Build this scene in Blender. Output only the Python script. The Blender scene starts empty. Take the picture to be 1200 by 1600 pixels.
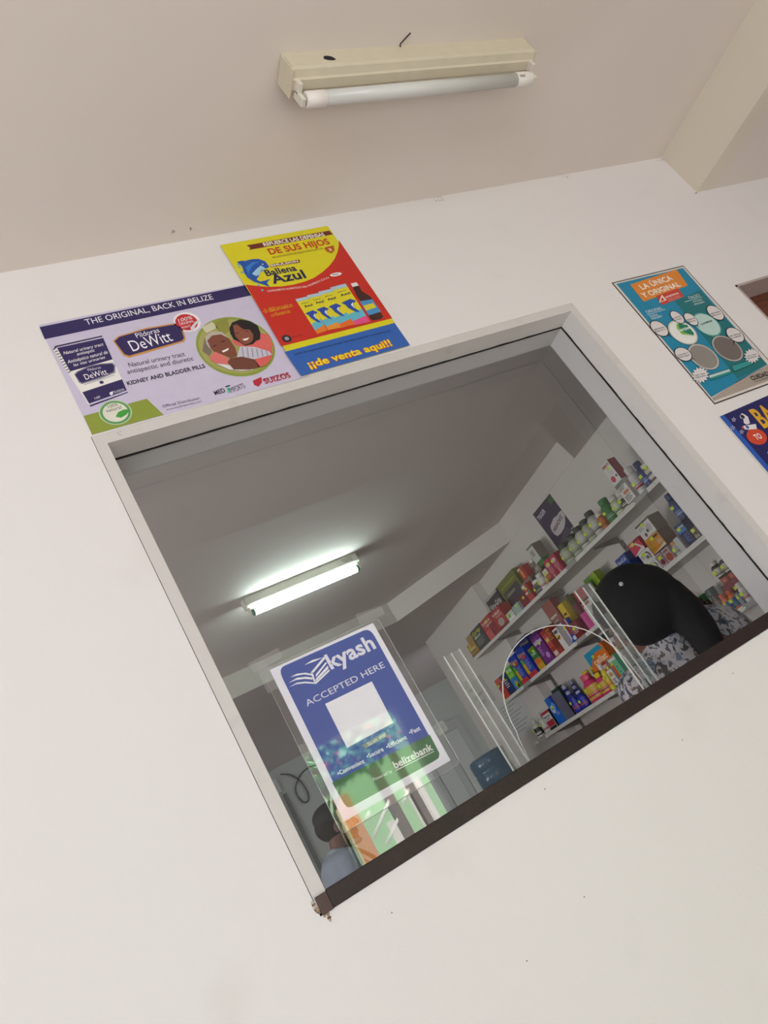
import bpy, bmesh, math, random
from mathutils import Vector, Matrix

random.seed(7)
S = bpy.context.scene
COL = S.collection

# ------------------------------------------------------------------ camera
cam_d = bpy.data.cameras.new('camera')
cam = bpy.data.objects.new('camera', cam_d)
COL.objects.link(cam)
RIGHT = Vector((0.83322264, -0.24053948, -0.49787628))
DOWN = Vector((-0.32382773, 0.51756853, -0.79199648))
FWD = Vector((0.44819151, 0.82113554, 0.35335646))
rot = Matrix((RIGHT, -DOWN, -FWD)).transposed().to_4x4()
cam.matrix_world = Matrix.Translation((0, -1.175, 1.5)) @ rot
cam_d.sensor_fit = 'VERTICAL'
cam_d.sensor_height = 32.0
cam_d.lens = 32.0 * 1201.4 / 1600.0
cam_d.clip_start = 0.02
S.camera = cam

# ------------------------------------------------------------------ view, world, daylight
S.view_settings.view_transform = 'Standard'
S.view_settings.look = 'None'
S.view_settings.gamma = 1.0
S.view_settings.use_curve_mapping = False
S.view_settings.exposure = 0.08

W = bpy.data.worlds.new('sky')
S.world = W
W.use_nodes = True
W.node_tree.nodes['Background'].inputs['Color'].default_value = (0.90, 0.91, 1.0, 1)
W.node_tree.nodes['Background'].inputs['Strength'].default_value = 2.2


def area(name, loc, target, sx, sy, power, col):
    d = bpy.data.lights.new(name, 'AREA')
    d.shape = 'RECTANGLE'
    d.size = sx
    d.size_y = sy
    d.energy = power
    d.color = col
    o = bpy.data.objects.new(name, d)
    COL.objects.link(o)
    o.location = loc
    o.rotation_euler = (Vector(target) - Vector(loc)).to_track_quat('-Z', 'Y').to_euler()
    return o


sun_d = bpy.data.lights.new('sun', 'SUN')
sun_d.energy = 46.0
sun_d.angle = 0.02
sun_d.color = (1.0, 0.96, 0.88)
sun = bpy.data.objects.new('sun', sun_d)
COL.objects.link(sun)
sun.rotation_euler = Vector((0.25, -0.75, -1.1)).to_track_quat('-Z', 'Y').to_euler()

# daylight entering by the shop-front opening behind and left of the camera
area('shopfront_daylight', (-1.2, -3.05, 1.80), (0.2, 0.3, 2.3), 2.2, 1.1, 28, (0.79, 0.86, 1.0))
# upward fill lamp added at floor level, standing in for light off the tiles
area('floor_bounce_fill', (0.9, -2.4, 0.04), (0.9, -2.4, 2.7), 5.0, 1.4, 38, (0.98, 0.945, 0.93))
# unseen fill lamp added on the left to brighten the inner room
area('inner_left_fill', (-2.5, 2.2, 1.80), (1.0, 2.2, 3.3), 3.0, 1.1, 76, (1.0, 0.97, 1.0))

# ------------------------------------------------------------------ helpers


def lin(h):
    h = h.lstrip('#')
    out = []
    for i in (0, 2, 4):
        c = int(h[i:i + 2], 16) / 255.0
        out.append(c / 12.92 if c <= 0.04045 else ((c + 0.055) / 1.055) ** 2.4)
    return out


MC = {}


def mat(h, rough=0.45, metal=0.0, spec=0.5, key=''):
    k = (h, rough, metal, key)
    if k in MC:
        return MC[k]
    m = bpy.data.materials.new('paint_' + h.strip('#'))
    m.use_nodes = True
    nt = m.node_tree
    b = nt.nodes['Principled BSDF']
    c = lin(h)
    b.inputs['Roughness'].default_value = rough
    b.inputs['Metallic'].default_value = metal
    b.inputs['Specular IOR Level'].default_value = spec
    # slight procedural mottling so no surface is perfectly flat
    tc = nt.nodes.new('ShaderNodeTexCoord')
    nz = nt.nodes.new('ShaderNodeTexNoise')
    nz.inputs['Scale'].default_value = 35
    mx = nt.nodes.new('ShaderNodeMix')
    mx.data_type = 'RGBA'
    mx.inputs[6].default_value = (c[0] * .93, c[1] * .93, c[2] * .93, 1)
    mx.inputs[7].default_value = (min(1, c[0] * 1.06), min(1, c[1] * 1.06), min(1, c[2] * 1.06), 1)
    nt.links.new(tc.outputs['Object'], nz.inputs['Vector'])
    nt.links.new(nz.outputs['Fac'], mx.inputs[0])
    nt.links.new(mx.outputs[2], b.inputs['Base Color'])
    MC[k] = m
    return m


def plaster(name, h, bump=0.25, scale=60, rough=0.7, dirt=None, dscale=6.0, lo=0.62, hi=0.75):
    m = bpy.data.materials.new(name)
    m.use_nodes = True
    nt = m.node_tree
    b = nt.nodes['Principled BSDF']
    c = lin(h)
    b.inputs['Roughness'].default_value = rough
    tc = nt.nodes.new('ShaderNodeTexCoord')
    nz = nt.nodes.new('ShaderNodeTexNoise')
    nz.inputs['Scale'].default_value = scale
    nz.inputs['Detail'].default_value = 4
    nt.links.new(tc.outputs['Object'], nz.inputs['Vector'])
    bp = nt.nodes.new('ShaderNodeBump')
    bp.inputs['Strength'].default_value = bump
    bp.inputs['Distance'].default_value = 0.0012
    nt.links.new(nz.outputs['Fac'], bp.inputs['Height'])
    nt.links.new(bp.outputs['Normal'], b.inputs['Normal'])
    n2 = nt.nodes.new('ShaderNodeTexNoise')
    n2.inputs['Scale'].default_value = dscale
    n2.inputs['Detail'].default_value = 3
    nt.links.new(tc.outputs['Object'], n2.inputs['Vector'])
    mr = nt.nodes.new('ShaderNodeMapRange')
    mr.inputs['From Min'].default_value = lo
    mr.inputs['From Max'].default_value = hi
    nt.links.new(n2.outputs['Fac'], mr.inputs['Value'])
    mx = nt.nodes.new('ShaderNodeMix')
    mx.data_type = 'RGBA'
    d = lin(dirt) if dirt else [x * .96 for x in c]
    mx.inputs[6].default_value = (*c, 1)
    mx.inputs[7].default_value = (*d, 1)
    nt.links.new(mr.outputs['Result'], mx.inputs[0])
    nt.links.new(mx.outputs[2], b.inputs['Base Color'])
    return m


def thin_clear(name, gain, tint=(1, 1, 1), milky=0.0, rough=0.0, ior=1.5):
    """a thin clear sheet: passes light straight through, mirrors by Fresnel, with a little milkiness"""
    m = bpy.data.materials.new(name)
    m.use_nodes = True
    nt = m.node_tree
    nt.nodes.clear()
    out = nt.nodes.new('ShaderNodeOutputMaterial')
    tr = nt.nodes.new('ShaderNodeBsdfTransparent')
    tr.inputs['Color'].default_value = (*tint, 1)
    gl = nt.nodes.new('ShaderNodeBsdfGlossy')
    gl.inputs['Roughness'].default_value = rough
    # Schlick reflectance of a sheet with two faces: gain * (0.04 + 0.96 (1-cos)^5)
    lw = nt.nodes.new('ShaderNodeLayerWeight')
    lw.inputs['Blend'].default_value = 0.5
    pw = nt.nodes.new('ShaderNodeMath')
    pw.operation = 'POWER'
    pw.inputs[1].default_value = 5
    nt.links.new(lw.outputs['Facing'], pw.inputs[0])
    ma = nt.nodes.new('ShaderNodeMath')
    ma.operation = 'MULTIPLY_ADD'
    ma.inputs[1].default_value = .96
    ma.inputs[2].default_value = .04
    nt.links.new(pw.outputs[0], ma.inputs[0])
    mu = nt.nodes.new('ShaderNodeMath')
    mu.operation = 'MULTIPLY'
    mu.use_clamp = True
    mu.inputs[1].default_value = gain
    nt.links.new(ma.outputs[0], mu.inputs[0])
    mx = nt.nodes.new('ShaderNodeMixShader')
    nt.links.new(mu.outputs[0], mx.inputs[0])
    nt.links.new(gl.outputs[0], mx.inputs[2])
    if milky > 0:
        df = nt.nodes.new('ShaderNodeBsdfDiffuse')
        df.inputs['Color'].default_value = (.85, .85, .84, 1)
        m2 = nt.nodes.new('ShaderNodeMixShader')
        m2.inputs[0].default_value = milky
        nt.links.new(tr.outputs[0], m2.inputs[1])
        nt.links.new(df.outputs[0], m2.inputs[2])
        nt.links.new(m2.outputs[0], mx.inputs[1])
    else:
        nt.links.new(tr.outputs[0], mx.inputs[1])
    nt.links.new(mx.outputs[0], out.inputs[0])
    return m


def wloc(o):
    v = Vector((0, 0, 0))
    while o is not None:
        v = v + o.location
        o = o.parent
    return v


def obj(name, bm, mats, parent=None, smooth=False, world=True):
    me = bpy.data.meshes.new(name)
    bmesh.ops.recalc_face_normals(bm, faces=bm.faces[:])
    bm.to_mesh(me)
    bm.free()
    if not isinstance(mats, (list, tuple)):
        mats = [mats]
    for m in mats:
        me.materials.append(m)
    if smooth:
        for p in me.polygons:
            p.use_smooth = True
    o = bpy.data.objects.new(name, me)
    COL.objects.link(o)
    if parent is not None:
        if world:
            me.transform(Matrix.Translation(-wloc(parent)))
        o.parent = parent
    return o


def rebase(o):
    """move a top-level mesh's origin to the middle of its base"""
    vs = o.data.vertices
    lo = Vector((min(v.co[i] for v in vs) for i in range(3)))
    hi = Vector((max(v.co[i] for v in vs) for i in range(3)))
    c = Vector(((lo[0] + hi[0]) / 2, (lo[1] + hi[1]) / 2, lo[2]))
    o.data.transform(Matrix.Translation(-c))
    o.location = c


def thing(name, label, cat, loc, group=None):
    o = bpy.data.objects.new(name, None)
    o.empty_display_size = 0.05
    COL.objects.link(o)
    o.location = loc
    tag(o, label, cat, group)
    return o


def tag(o, label, cat, group=None, kind=None):
    o['label'] = label
    o['category'] = cat
    if group:
        o['group'] = group
    if kind:
        o['kind'] = kind


def struct(o):
    o['kind'] = 'structure'
    return o


def B(bm, x0, x1, y0, y1, z0, z1, mi=0, bev=0.0):
    r = bmesh.ops.create_cube(bm, size=1)
    vs = r['verts']
    bmesh.ops.scale(bm, vec=(x1 - x0, y1 - y0, z1 - z0), verts=vs)
    bmesh.ops.translate(bm, vec=((x0 + x1) / 2, (y0 + y1) / 2, (z0 + z1) / 2), verts=vs)
    fs = list({f for v in vs for f in v.link_faces})
    for f in fs:
        f.material_index = mi
    if bev > 0:
        es = list({e for v in vs for e in v.link_edges})
        bmesh.ops.bevel(bm, geom=es, offset=bev, segments=2, affect='EDGES', profile=.5)
    return vs


def box(name, x0, x1, y0, y1, z0, z1, m, parent=None, bev=0.0):
    bm = bmesh.new()
    B(bm, x0, x1, y0, y1, z0, z1, 0, bev)
    return obj(name, bm, m, parent)


def lathe(bm, prof, cx, cy, cz, n=28, axis='Z', mi=0):
    rings = []
    for r, h in prof:
        ring = []
        for k in range(n):
            a = 2 * math.pi * k / n
            p = (r * math.cos(a), r * math.sin(a), h)
            if axis == 'X':
                p = (h, p[0], p[1])
            elif axis == 'Y':
                p = (p[0], h, p[1])
            ring.append(bm.verts.new((p[0] + cx, p[1] + cy, p[2] + cz)))
        rings.append(ring)
    for a, b in zip(rings, rings[1:]):
        for k in range(n):
            f = bm.faces.new((a[k], a[(k + 1) % n], b[(k + 1) % n], b[k]))
            f.smooth = True
            f.material_index = mi
    for ring in (rings[0], rings[-1]):
        f = bm.faces.new(ring)
        f.material_index = mi


def tube(bm, pts, r, n=10, mi=0):
    pts = [Vector(p) for p in pts]
    rings = []
    up = Vector((0.13, 0.31, 0.94))
    for i, p in enumerate(pts):
        d = (pts[min(i + 1, len(pts) - 1)] - pts[max(i - 1, 0)]).normalized()
        s = d.cross(up)
        if s.length < .1:
            s = d.cross(Vector((1, 0, 0)))
        s.normalize()
        t = d.cross(s)
        rings.append([bm.verts.new(p + r * (math.cos(2 * math.pi * k / n) * s + math.sin(2 * math.pi * k / n) * t)) for k in range(n)])
    for a, b in zip(rings, rings[1:]):
        for k in range(n):
            f = bm.faces.new((a[k], a[(k + 1) % n], b[(k + 1) % n], b[k]))
            f.smooth = True
            f.material_index = mi
    bm.faces.new(rings[0])
    bm.faces.new(rings[-1])


def ring_jag(bm, inner, outer, y0, y1, jag, mi=0, sides='LTR'):
    """three-sided timber surround (left, head, right); the far edge wanders a little, as cracked paint does"""
    (ax, az, bx, bz) = inner
    (cx, cz, dx, dz) = outer
    path = [(ax, az), (ax, bz), (bx, bz), (bx, az)]
    out = [(cx, cz), (cx, dz), (dx, dz), (dx, cz)]
    pts = []
    for i in range(3):
        n = 40
        for k in range(n if i < 2 else n + 1):
            t = k / n
            p = (path[i][0] + (path[i + 1][0] - path[i][0]) * t, path[i][1] + (path[i + 1][1] - path[i][1]) * t)
            q = (out[i][0] + (out[i + 1][0] - out[i][0]) * t, out[i][1] + (out[i + 1][1] - out[i][1]) * t)
            pts.append((p, q))
    rows = []
    for p, q in pts:
        j = random.uniform(-jag, jag) * (1.5 if random.random() < .12 else 1)
        ya, yb = (y0, y1 + j) if y0 < .03 else (y0 + j, y1)
        rows.append([bm.verts.new(v) for v in ((p[0], ya, p[1]), (q[0], ya, q[1]), (q[0], yb, q[1]), (p[0], yb, p[1]))])
    for a, b in zip(rows, rows[1:]):
        for k in range(4):
            bm.faces.new((a[k], a[(k + 1) % 4], b[(k + 1) % 4], b[k])).material_index = mi
    bm.faces.new(rows[0])
    bm.faces.new(rows[-1])


TXT = {}


def text_polys(s, bold, outline):
    """the letters of s as 2-D triangles/polygons in a unit box, from Blender's own built-in font"""
    k = (s, bold, outline)
    if k in TXT:
        return TXT[k]
    c = bpy.data.curves.new('t', 'FONT')
    c.body = s
    c.size = 1
    c.resolution_u = 3
    c.fill_mode = 'FRONT'
    c.offset = 0.075 if outline else (0.028 if bold else 0.0)
    if bold or outline:
        c.space_character = 1.03
    o = bpy.data.objects.new('t', c)
    me = bpy.data.meshes.new_from_object(o)
    vs = [tuple(v.co[:2]) for v in me.vertices]
    fs = [tuple(p.vertices) for p in me.polygons]
    bpy.data.objects.remove(o)
    bpy.data.curves.remove(c)
    bpy.data.meshes.remove(me)
    if vs:
        x0 = min(v[0] for v in vs)
        x1 = max(v[0] for v in vs)
        # height: capital height (descenders hang below the baseline)
        y1 = max(v[1] for v in vs)
        g = .012 if outline else 0
        vs = [((v[0] - x0 - g) / (x1 - x0 - 2 * g), (v[1] - 0) / max(.01, y1 - g)) for v in vs]
    TXT[k] = (vs, fs)
    return TXT[k]


def build_art(prims, parent, to3, rough=0.42, dz=0.00018, split=False):
    """prims are flat printed shapes in plane coordinates; to3(u, v, lift) places them on the sheet"""
    layers = {}
    for i, pr in enumerate(prims):
        key = pr[1]
        if split and pr[0] == 'T' and key == 'lettering':
            key = 'lettering#%s' % (pr[4] + str(pr[5]))     # one part per line of lettering
        layers.setdefault(key, []).append(pr)
    made = {}
    for lay, ps in layers.items():
        bm = bmesh.new()
        cols = []
        for pr in ps:
            kind, _, col, z = pr[:4]
            if col not in cols:
                cols.append(col)
            mi = cols.index(col)
            if kind == 'P':
                f = bm.faces.new([bm.verts.new(to3(u, v, z * dz)) for u, v in pr[4]])
                f.material_index = mi
            elif kind == 'E':
                (cu, cv), ru, rv = pr[4], pr[5], pr[6]
                f = bm.faces.new([bm.verts.new(to3(cu + ru * math.cos(a * math.pi / 22), cv + rv * math.sin(a * math.pi / 22), z * dz)) for a in range(44)])
                f.material_index = mi
            else:
                txt, (bu, bv), w, h, ro, st = pr[4:10]
                vs, fs = text_polys(txt, 'b' in st, 'o' in st)
                ca, sa = math.cos(ro), math.sin(ro)
                sh = .25 if 'i' in st else 0
                V = []
                for x, y in vs:
                    a, b = x * w + sh * y * h, y * h
                    V.append(bm.verts.new(to3(bu + a * ca - b * sa, bv + a * sa + b * ca, z * dz)))
                for f in fs:
                    try:
                        bm.faces.new([V[i] for i in f]).material_index = mi
                    except ValueError:
                        pass
        made[lay] = obj_flat(lay.split('#')[0], bm, [mat(c, rough) for c in cols], parent)
    return made


def obj_flat(name, bm, mats, parent):
    me = bpy.data.meshes.new(name)
    bm.to_mesh(me)
    bm.free()
    for m in mats:
        me.materials.append(m)
    o = bpy.data.objects.new(name, me)
    COL.objects.link(o)
    me.transform(Matrix.Translation(-wloc(parent)))
    o.parent = parent
    return o


# ------------------------------------------------------------------ materials of the place
M_WALL = plaster('wall_paint', '#e3dfdc', .35, 90, .75, '#dedad6')
M_CEIL = plaster('ceiling_paint', '#dcd3c9', .15, 40, .8, '#d6ccc0', 1.5, .5, .7)
M_BEAM = plaster('beam_paint', '#dad2c0', .2, 40, .8)
M_INW = plaster('inner_wall_paint', '#d0cbc4', .1, 40, .8)
M_INC = plaster('inner_ceiling_paint', '#cdc4c0', .1, 40, .8)
M_FRAME = plaster('frame_gloss_paint', '#cfcbc6', .5, 35, .45, '#c4c0ba', 16, .6, .8)
M_FRAME2 = plaster('lining_gloss_paint', '#b8b6b4', .5, 30, .45, '#b0aca8', 22, .62, .8)
M_WOOD = plaster('dark_sill_paint', '#220f0e', .5, 120, .5, '#301a17', 30, .55, .75)
M_WOOD2 = plaster('sill_end_paint', '#4a3630', .5, 120, .5)
M_FLOOR = plaster('floor_tile', '#bdb2a8', .1, 20, .5)
M_GLASS = thin_clear('window_glass', 2.0, (.93, .96, .945))
M_ACRYL = thin_clear('acrylic', 2.0, (.95, .95, .95), .06, .05)
M_LAM = thin_clear('laminate_film', 1.6, (.97, .97, .97), .05, .03)
M_TAPE = thin_clear('clear_tape', 1.5, (.95, .95, .95), .09, .25)
M_EDGE = mat('#dcdcd8', .25)

# ------------------------------------------------------------------ shell
C1 = 2.777      # high ceiling
C2 = 2.64       # inner low ceiling
C3 = 2.61       # outer low ceiling, right of the beam
WX0, WX1, WZ0, WZ1 = 0.2205, 1.3985, 1.4765, 2.3452   # hole for the service window
RX0, RX1, RZ1 = 1.942, 3.1, 2.257                     # recess with the wooden shutter

bm = bmesh.new()
xs = [-2.6, WX0, WX1, RX0, RX1, 4.7]
B(bm, -2.6, WX0, 0, .12, 0, 2.95)
B(bm, WX0, WX1, 0, .12, 0, WZ0)
B(bm, WX0, WX1, 0, .12, WZ1, 2.95)
B(bm, WX1, RX0, 0, .12, 0, 2.95)
B(bm, RX0, RX1, 0, .12, RZ1, 2.95)
B(bm, RX0, RX1, 0, .12, 0, .85)
B(bm, RX1, 4.7, 0, .12, 0, 2.95)
wf = struct(obj('wall_front', bm, M_WALL))

bm = bmesh.new()
B(bm, -2.6, 4.7, -3.4, .06, -.1, 0)
B(bm, -2.6, 4.7, .06, 6.5, -.1, 0, 1)
struct(obj('floor', bm, [M_FLOOR, plaster('inner_floor_tile', '#5a534c', .1, 20, .5)]))

bm = bmesh.new()
B(bm, -2.6, 2.13, -3.2, 0, C1, C1 + .15)
B(bm, 2.13, 2.2, -3.2, 0, C3, C1 + .15, 1)
B(bm, 2.2, 4.7, -3.2, 0, C3, C1 + .15)
struct(obj('ceiling', bm, [M_CEIL, M_BEAM]))

bm = bmesh.new()
B(bm, -2.7, -2.6, -3.4, 6.5, 0, 2.95)
struct(obj('wall_left', bm, M_WALL))
bm = bmesh.new()
B(bm, 4.7, 4.8, -3.4, .12, 0, 2.95)
struct(obj('wall_right', bm, M_WALL))
# street wall behind the camera: shop-front opening, doorway, second opening
bm = bmesh.new()
for a, b, z0, z1 in ((-2.6, -2.3, 0, 2.95), (-2.3, -.1, 2.35, 2.95), (-2.3, -.1, 0, 1.20), (-.1, 1.17, 0, 2.95), (1.17, 1.83, 2.22, 2.95), (1.83, 4.7, 0, 2.95)):
    B(bm, a, b, -3.3, -3.2, z0, z1)
struct(obj('wall_back', bm, M_WALL))

# ---- inner room: low ceiling with an eight-sided raised tray
bm = bmesh.new()
O = [(-2.6, .12), (4.7, .12), (4.7, 6.5), (-2.6, 6.5)]
T8 = [(.30, 1.17), (2.145, 1.17), (2.706, 1.725), (2.706, 2.60), (2.05, 3.205), (.35, 3.205), (-.25, 2.6), (-.25, 1.75)]
ov = [bm.verts.new((x, y, C2)) for x, y in O]
iv = [bm.verts.new((x, y, C2)) for x, y in T8]
tv = [bm.verts.new((x, y, C1)) for x, y in T8]
for q in ((ov[0], ov[1], iv[1], iv[0]), (ov[1], iv[2], iv[1]), (ov[1], ov[2], iv[3], iv[2]), (ov[2], iv[4], iv[3]),
          (ov[2], ov[3], iv[5], iv[4]), (ov[3], iv[6], iv[5]), (ov[3], ov[0], iv[7], iv[6]), (ov[0], iv[0], iv[7])):
    bm.faces.new(q)
for k in range(8):
    f = bm.faces.new((iv[k], iv[(k + 1) % 8], tv[(k + 1) % 8], tv[k]))
    f.material_index = 1
bm.faces.new(tv)
ot = [bm.verts.new((x, y, C1 + .17)) for x, y in O]
bm.faces.new(ot)
for k in range(4):
    bm.faces.new((ov[k], ov[(k + 1) % 4], ot[(k + 1) % 4], ot[k]))
struct(obj('ceiling', bm, [M_INC, M_INW])).name = 'ceiling_inner'

# shelf wall of the inner room; it steps in at the far end
def prism(bm, poly, z0, z1, mi=0):
    a = [bm.verts.new((x, y, z0)) for x, y in poly]
    b = [bm.verts.new((x, y, z1)) for x, y in poly]
    bm.faces.new(a).material_index = mi
    bm.faces.new(b).material_index = mi
    n = len(poly)
    for k in range(n):
        bm.faces.new((a[k], a[(k + 1) % n], b[(k + 1) % n], b[k])).material_index = mi


bm = bmesh.new()
prism(bm, [(2.708, .12), (2.708, 3.17), (2.648, 3.19), (2.60, 4.14), (2.9, 4.14), (2.9, .12)], 0, C2)
struct(obj('wall_shelf_side', bm, M_INW))
bm = bmesh.new()
B(bm, -2.6, 4.7, 6.18, 6.3, 0, C2)
struct(obj('wall_far', bm, plaster('far_wall_paint', '#a9b0aa', .1, 40, .8)))
bm = bmesh.new()
B(bm, 4.6, 4.7, 4.2, 6.18, 0, C2)
struct(obj('wall_far_right', bm, M_INW))

# ------------------------------------------------------------------ service window
win = bpy.data.objects.new('window_1', None)
COL.objects.link(win)
win.location = (.81, .06, WZ0)
struct(win)
win['label'] = 'pharmacy service window with white timber surround and dark sill'
bm = bmesh.new()
ring_jag(bm, (.242, 1.500, 1.377, 2.3225), (.2216, 1.480, 1.3979, 2.3443), -.0006, .0525, .0013)
obj('window_frame', bm, M_FRAME, win)
bm = bmesh.new()
ring_jag(bm, (.243, 1.500, 1.3760, 2.3215), (.2216, 1.480, 1.3979, 2.3443), .0554, .1190, .0009)
obj('inner_lining', bm, M_FRAME2, win)
bm = bmesh.new()
ring_jag(bm, (.2445, 1.500, 1.3745, 2.3200), (.2216, 1.480, 1.3979, 2.3443), .0527, .0553, .0)
obj('open_joint', bm, mat('#15110f', .95), win)
bm = bmesh.new()
B(bm, .2415, 1.3980, -.004, .119, 1.4772, 1.5030, 0, .0015)
sill = obj('window_sill', bm, M_WOOD, win)
bm = bmesh.new()
B(bm, .2235, .2412, -.006, .10, 1.4760, 1.5010, 0, .0012)
se = obj('sill_end_block', bm, M_WOOD2, win)
# broken plaster round the sill end
bm = bmesh.new()
for k in range(26):
    t = random.random()
    x = .2175 + .016 * t + random.uniform(-.002, .002)
    z = 1.494 - .030 * t + random.uniform(-.003, .003)
    s = random.uniform(.0012, .0032)
    r = bmesh.ops.create_icosphere(bm, subdivisions=1, radius=s)
    for v in r['verts']:
        v.co = Vector((v.co.x * random.uniform(.6, 1.6), v.co.y * .5, v.co.z * random.uniform(.6, 1.5))) + Vector((x, -.0004, z))
    for v in r['verts']:
        for f in v.link_faces:
            f.material_index = k % 3
obj('broken_plaster', bm, [mat('#6e5240', .9), mat('#a88f7c', .9), mat('#c9bfb2', .9)], win)

# glass with an arched speaking hole
GY = .1145
arch = [(.686, 1.503), (.690, 1.545)]
for k in range(0, 25):
    a = math.pi * (1.0 - k / 24)
    arch.append((.842 + .148 * math.cos(a), 1.556 + .146 * math.sin(a)))
arch += [(.991, 1.545), (.994, 1.503)]
bm = bmesh.new()
z0, z1, x0, x1 = 1.503, 2.3215, .243, 1.376
n = len(arch)
av = [bm.verts.new((x, GY, z)) for x, z in arch]
mid = n // 2
TL, TR, BR_, BL_ = [bm.verts.new((x, GY, z)) for x, z in ((x0, z1), (x1, z1), (x1, z0), (x0, z0))]
TM = bm.verts.new((.842, GY, z1))
bm.faces.new([BL_] + av[:mid + 1] + [TM, TL])
bm.faces.new([BR_] + av[mid:][::-1] + [TM, TR])
gp = obj('glass_pane', bm, M_GLASS, win)
bm = bmesh.new()
tube(bm, [(x, GY, z) for x, z in arch], .0011, 6)
obj('cut_edge', bm, M_EDGE, gp)

# ---- recess with wooden shutter on the right
w2 = bpy.data.objects.new('window_2', None)
COL.objects.link(w2)
w2.location = (2.5, .06, .85)
struct(w2)
w2['label'] = 'closed brown wooden shutter in a grey-lined recess at the right edge'
bm = bmesh.new()
B(bm, RX0, RX0 + .012, .002, .12, .85, RZ1)
B(bm, RX0, RX1, .002, .12, RZ1 - .006, RZ1)
obj('recess_lining', bm, plaster('recess_paint', '#b3a39c', .2, 60, .6), w2)
bm = bmesh.new()
m = bpy.data.materials.new('shutter_wood')
m.use_nodes = True
nt = m.node_tree
wv = nt.nodes.new('ShaderNodeTexNoise')
wv.inputs['Scale'].default_value = 9
wv.inputs['Detail'].default_value = 6
mp = nt.nodes.new('ShaderNodeMapping')
mp.inputs['Scale'].default_value = (.5, 1, 9)
tc = nt.nodes.new('ShaderNodeTexCoord')
cr = nt.nodes.new('ShaderNodeValToRGB')
cr.color_ramp.elements[0].color = (*lin('#3f2016'), 1)
cr.color_ramp.elements[0].position = .3
cr.color_ramp.elements[1].color = (*lin('#7a4026'), 1)
cr.color_ramp.elements[1].position = .7
nt.links.new(tc.outputs['Object'], mp.inputs[0])
nt.links.new(mp.outputs[0], wv.inputs['Vector'])
nt.links.new(wv.outputs['Fac'], cr.inputs[0])
nt.links.new(cr.outputs[0], nt.nodes['Principled BSDF'].inputs['Base Color'])
nt.nodes['Principled BSDF'].inputs['Roughness'].default_value = .4
for k in range(9):
    zz = .856 + k * .155
    B(bm, RX0 + .012, RX1, .075, .105, zz, min(zz + .1546, RZ1 - .007), 0, .002)
obj('shutter_board', bm, m, w2)
bm = bmesh.new()
lathe(bm, [(.0012, 0), (.0024, .0), (.002, .0018), (.0004, .002)], 2.03, .03, RZ1 - .0082, 12)
obj('screw', bm, mat('#d8d4d0', .3, 1.0), w2)

# ------------------------------------------------------------------ ceiling batten lights


def batten(name, x0, x1, y0, y1, zc, hh, tube_y, tube_z, tr, lit, label):
    t = thing(name, label, 'light', ((x0 + x1) / 2, (y0 + y1) / 2, zc))
    body = mat('#cfc5ad', .5) if not lit else mat('#c9c6bd', .5)
    bm = bmesh.new()
    zb = zc - hh
    w = y1 - y0
    # spine: a folded trough, wide at the ceiling, with a raised centre rib
    prof = [(y0, zc), (y0, zb + .008), (y0 + .004, zb + .004), (y0 + w * .30, zb), (y0 + w * .34, zb - .004), (y1 - w * .34, zb - .004), (y1 - w * .30, zb), (y1 - .004, zb + .004), (y1, zb + .008), (y1, zc)]
    a = [bm.verts.new((x0, p[0], p[1])) for p in prof]
    b = [bm.verts.new((x1, p[0], p[1])) for p in prof]
    bm.faces.new(a)
    bm.faces.new(b)
    for k in range(len(prof)):
        bm.faces.new((a[k], a[(k + 1) % len(prof)], b[(k + 1) % len(prof)], b[k]))
    obj('housing', bm, body, t)
    for s, xe in ((1, x0), (-1, x1)):
        bm = bmesh.new()
        B(bm, min(xe, xe - s * .003), max(xe, xe - s * .003), y0 + .001, y1 - .001, zb - .002, zc - .001, 0, .0008)
        obj('end_cap', bm, body, t)
        bm = bmesh.new()
        xi = xe + s * .004
        yc = (y0 + y1) / 2
        B(bm, min(xi, xi + s * .009), max(xi, xi + s * .009), yc - .011, yc + .011, zb - .018, zb + .0, 0, .001)
        B(bm, min(xi, xi + s * .009), max(xi, xi + s * .009), tube_y - .009, tube_y + .009, tube_z - .010, zb - .004, 0, .002)
        obj('lamp_holder', bm, mat('#d9d2c4', .5), t)
    a0, a1 = x0 + .016, x1 - .016
    cap = .044
    bm = bmesh.new()
    lathe(bm, [(tr * .99, a0 + (cap if not lit else .012)), (tr * .99, a1 - (cap if not lit else .012))], 0, tube_y, tube_z, 28, 'X')
    if lit:
        m = bpy.data.materials.new('lit_tube')
        m.use_nodes = True
        b_ = m.node_tree.nodes['Principled BSDF']
        b_.inputs['Base Color'].default_value = (.9, .95, .93, 1)
        b_.inputs['Emission Color'].default_value = (.80, 1.0, .93, 1)
        b_.inputs['Emission Strength'].default_value = TUBE_E
    else:
        m = bpy.data.materials.new('unlit_tube')
        m.use_nodes = True
        b_ = m.node_tree.nodes['Principled BSDF']
        b_.inputs['Base Color'].default_value = (.62, .62, .58, 1)
        b_.inputs['Roughness'].default_value = .25
    tb = obj('tube', bm, m, t, smooth=False)
    for s, xe in ((1, a0), (-1, a1)):
        bm = bmesh.new()
        L = cap if not lit else .012
        e0, e1 = sorted((xe, xe + s * L))
        lathe(bm, [(tr * .8, e0), (tr * 1.04, e0 + .002), (tr * 1.04, e1 - .001), (tr * .98, e1)], 0, tube_y, tube_z, 28, 'X')
        obj('tube_end', bm, mat('#e4ddd6', .35) if not lit else mat('#1f7a58', .4), tb)
    return t


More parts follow.
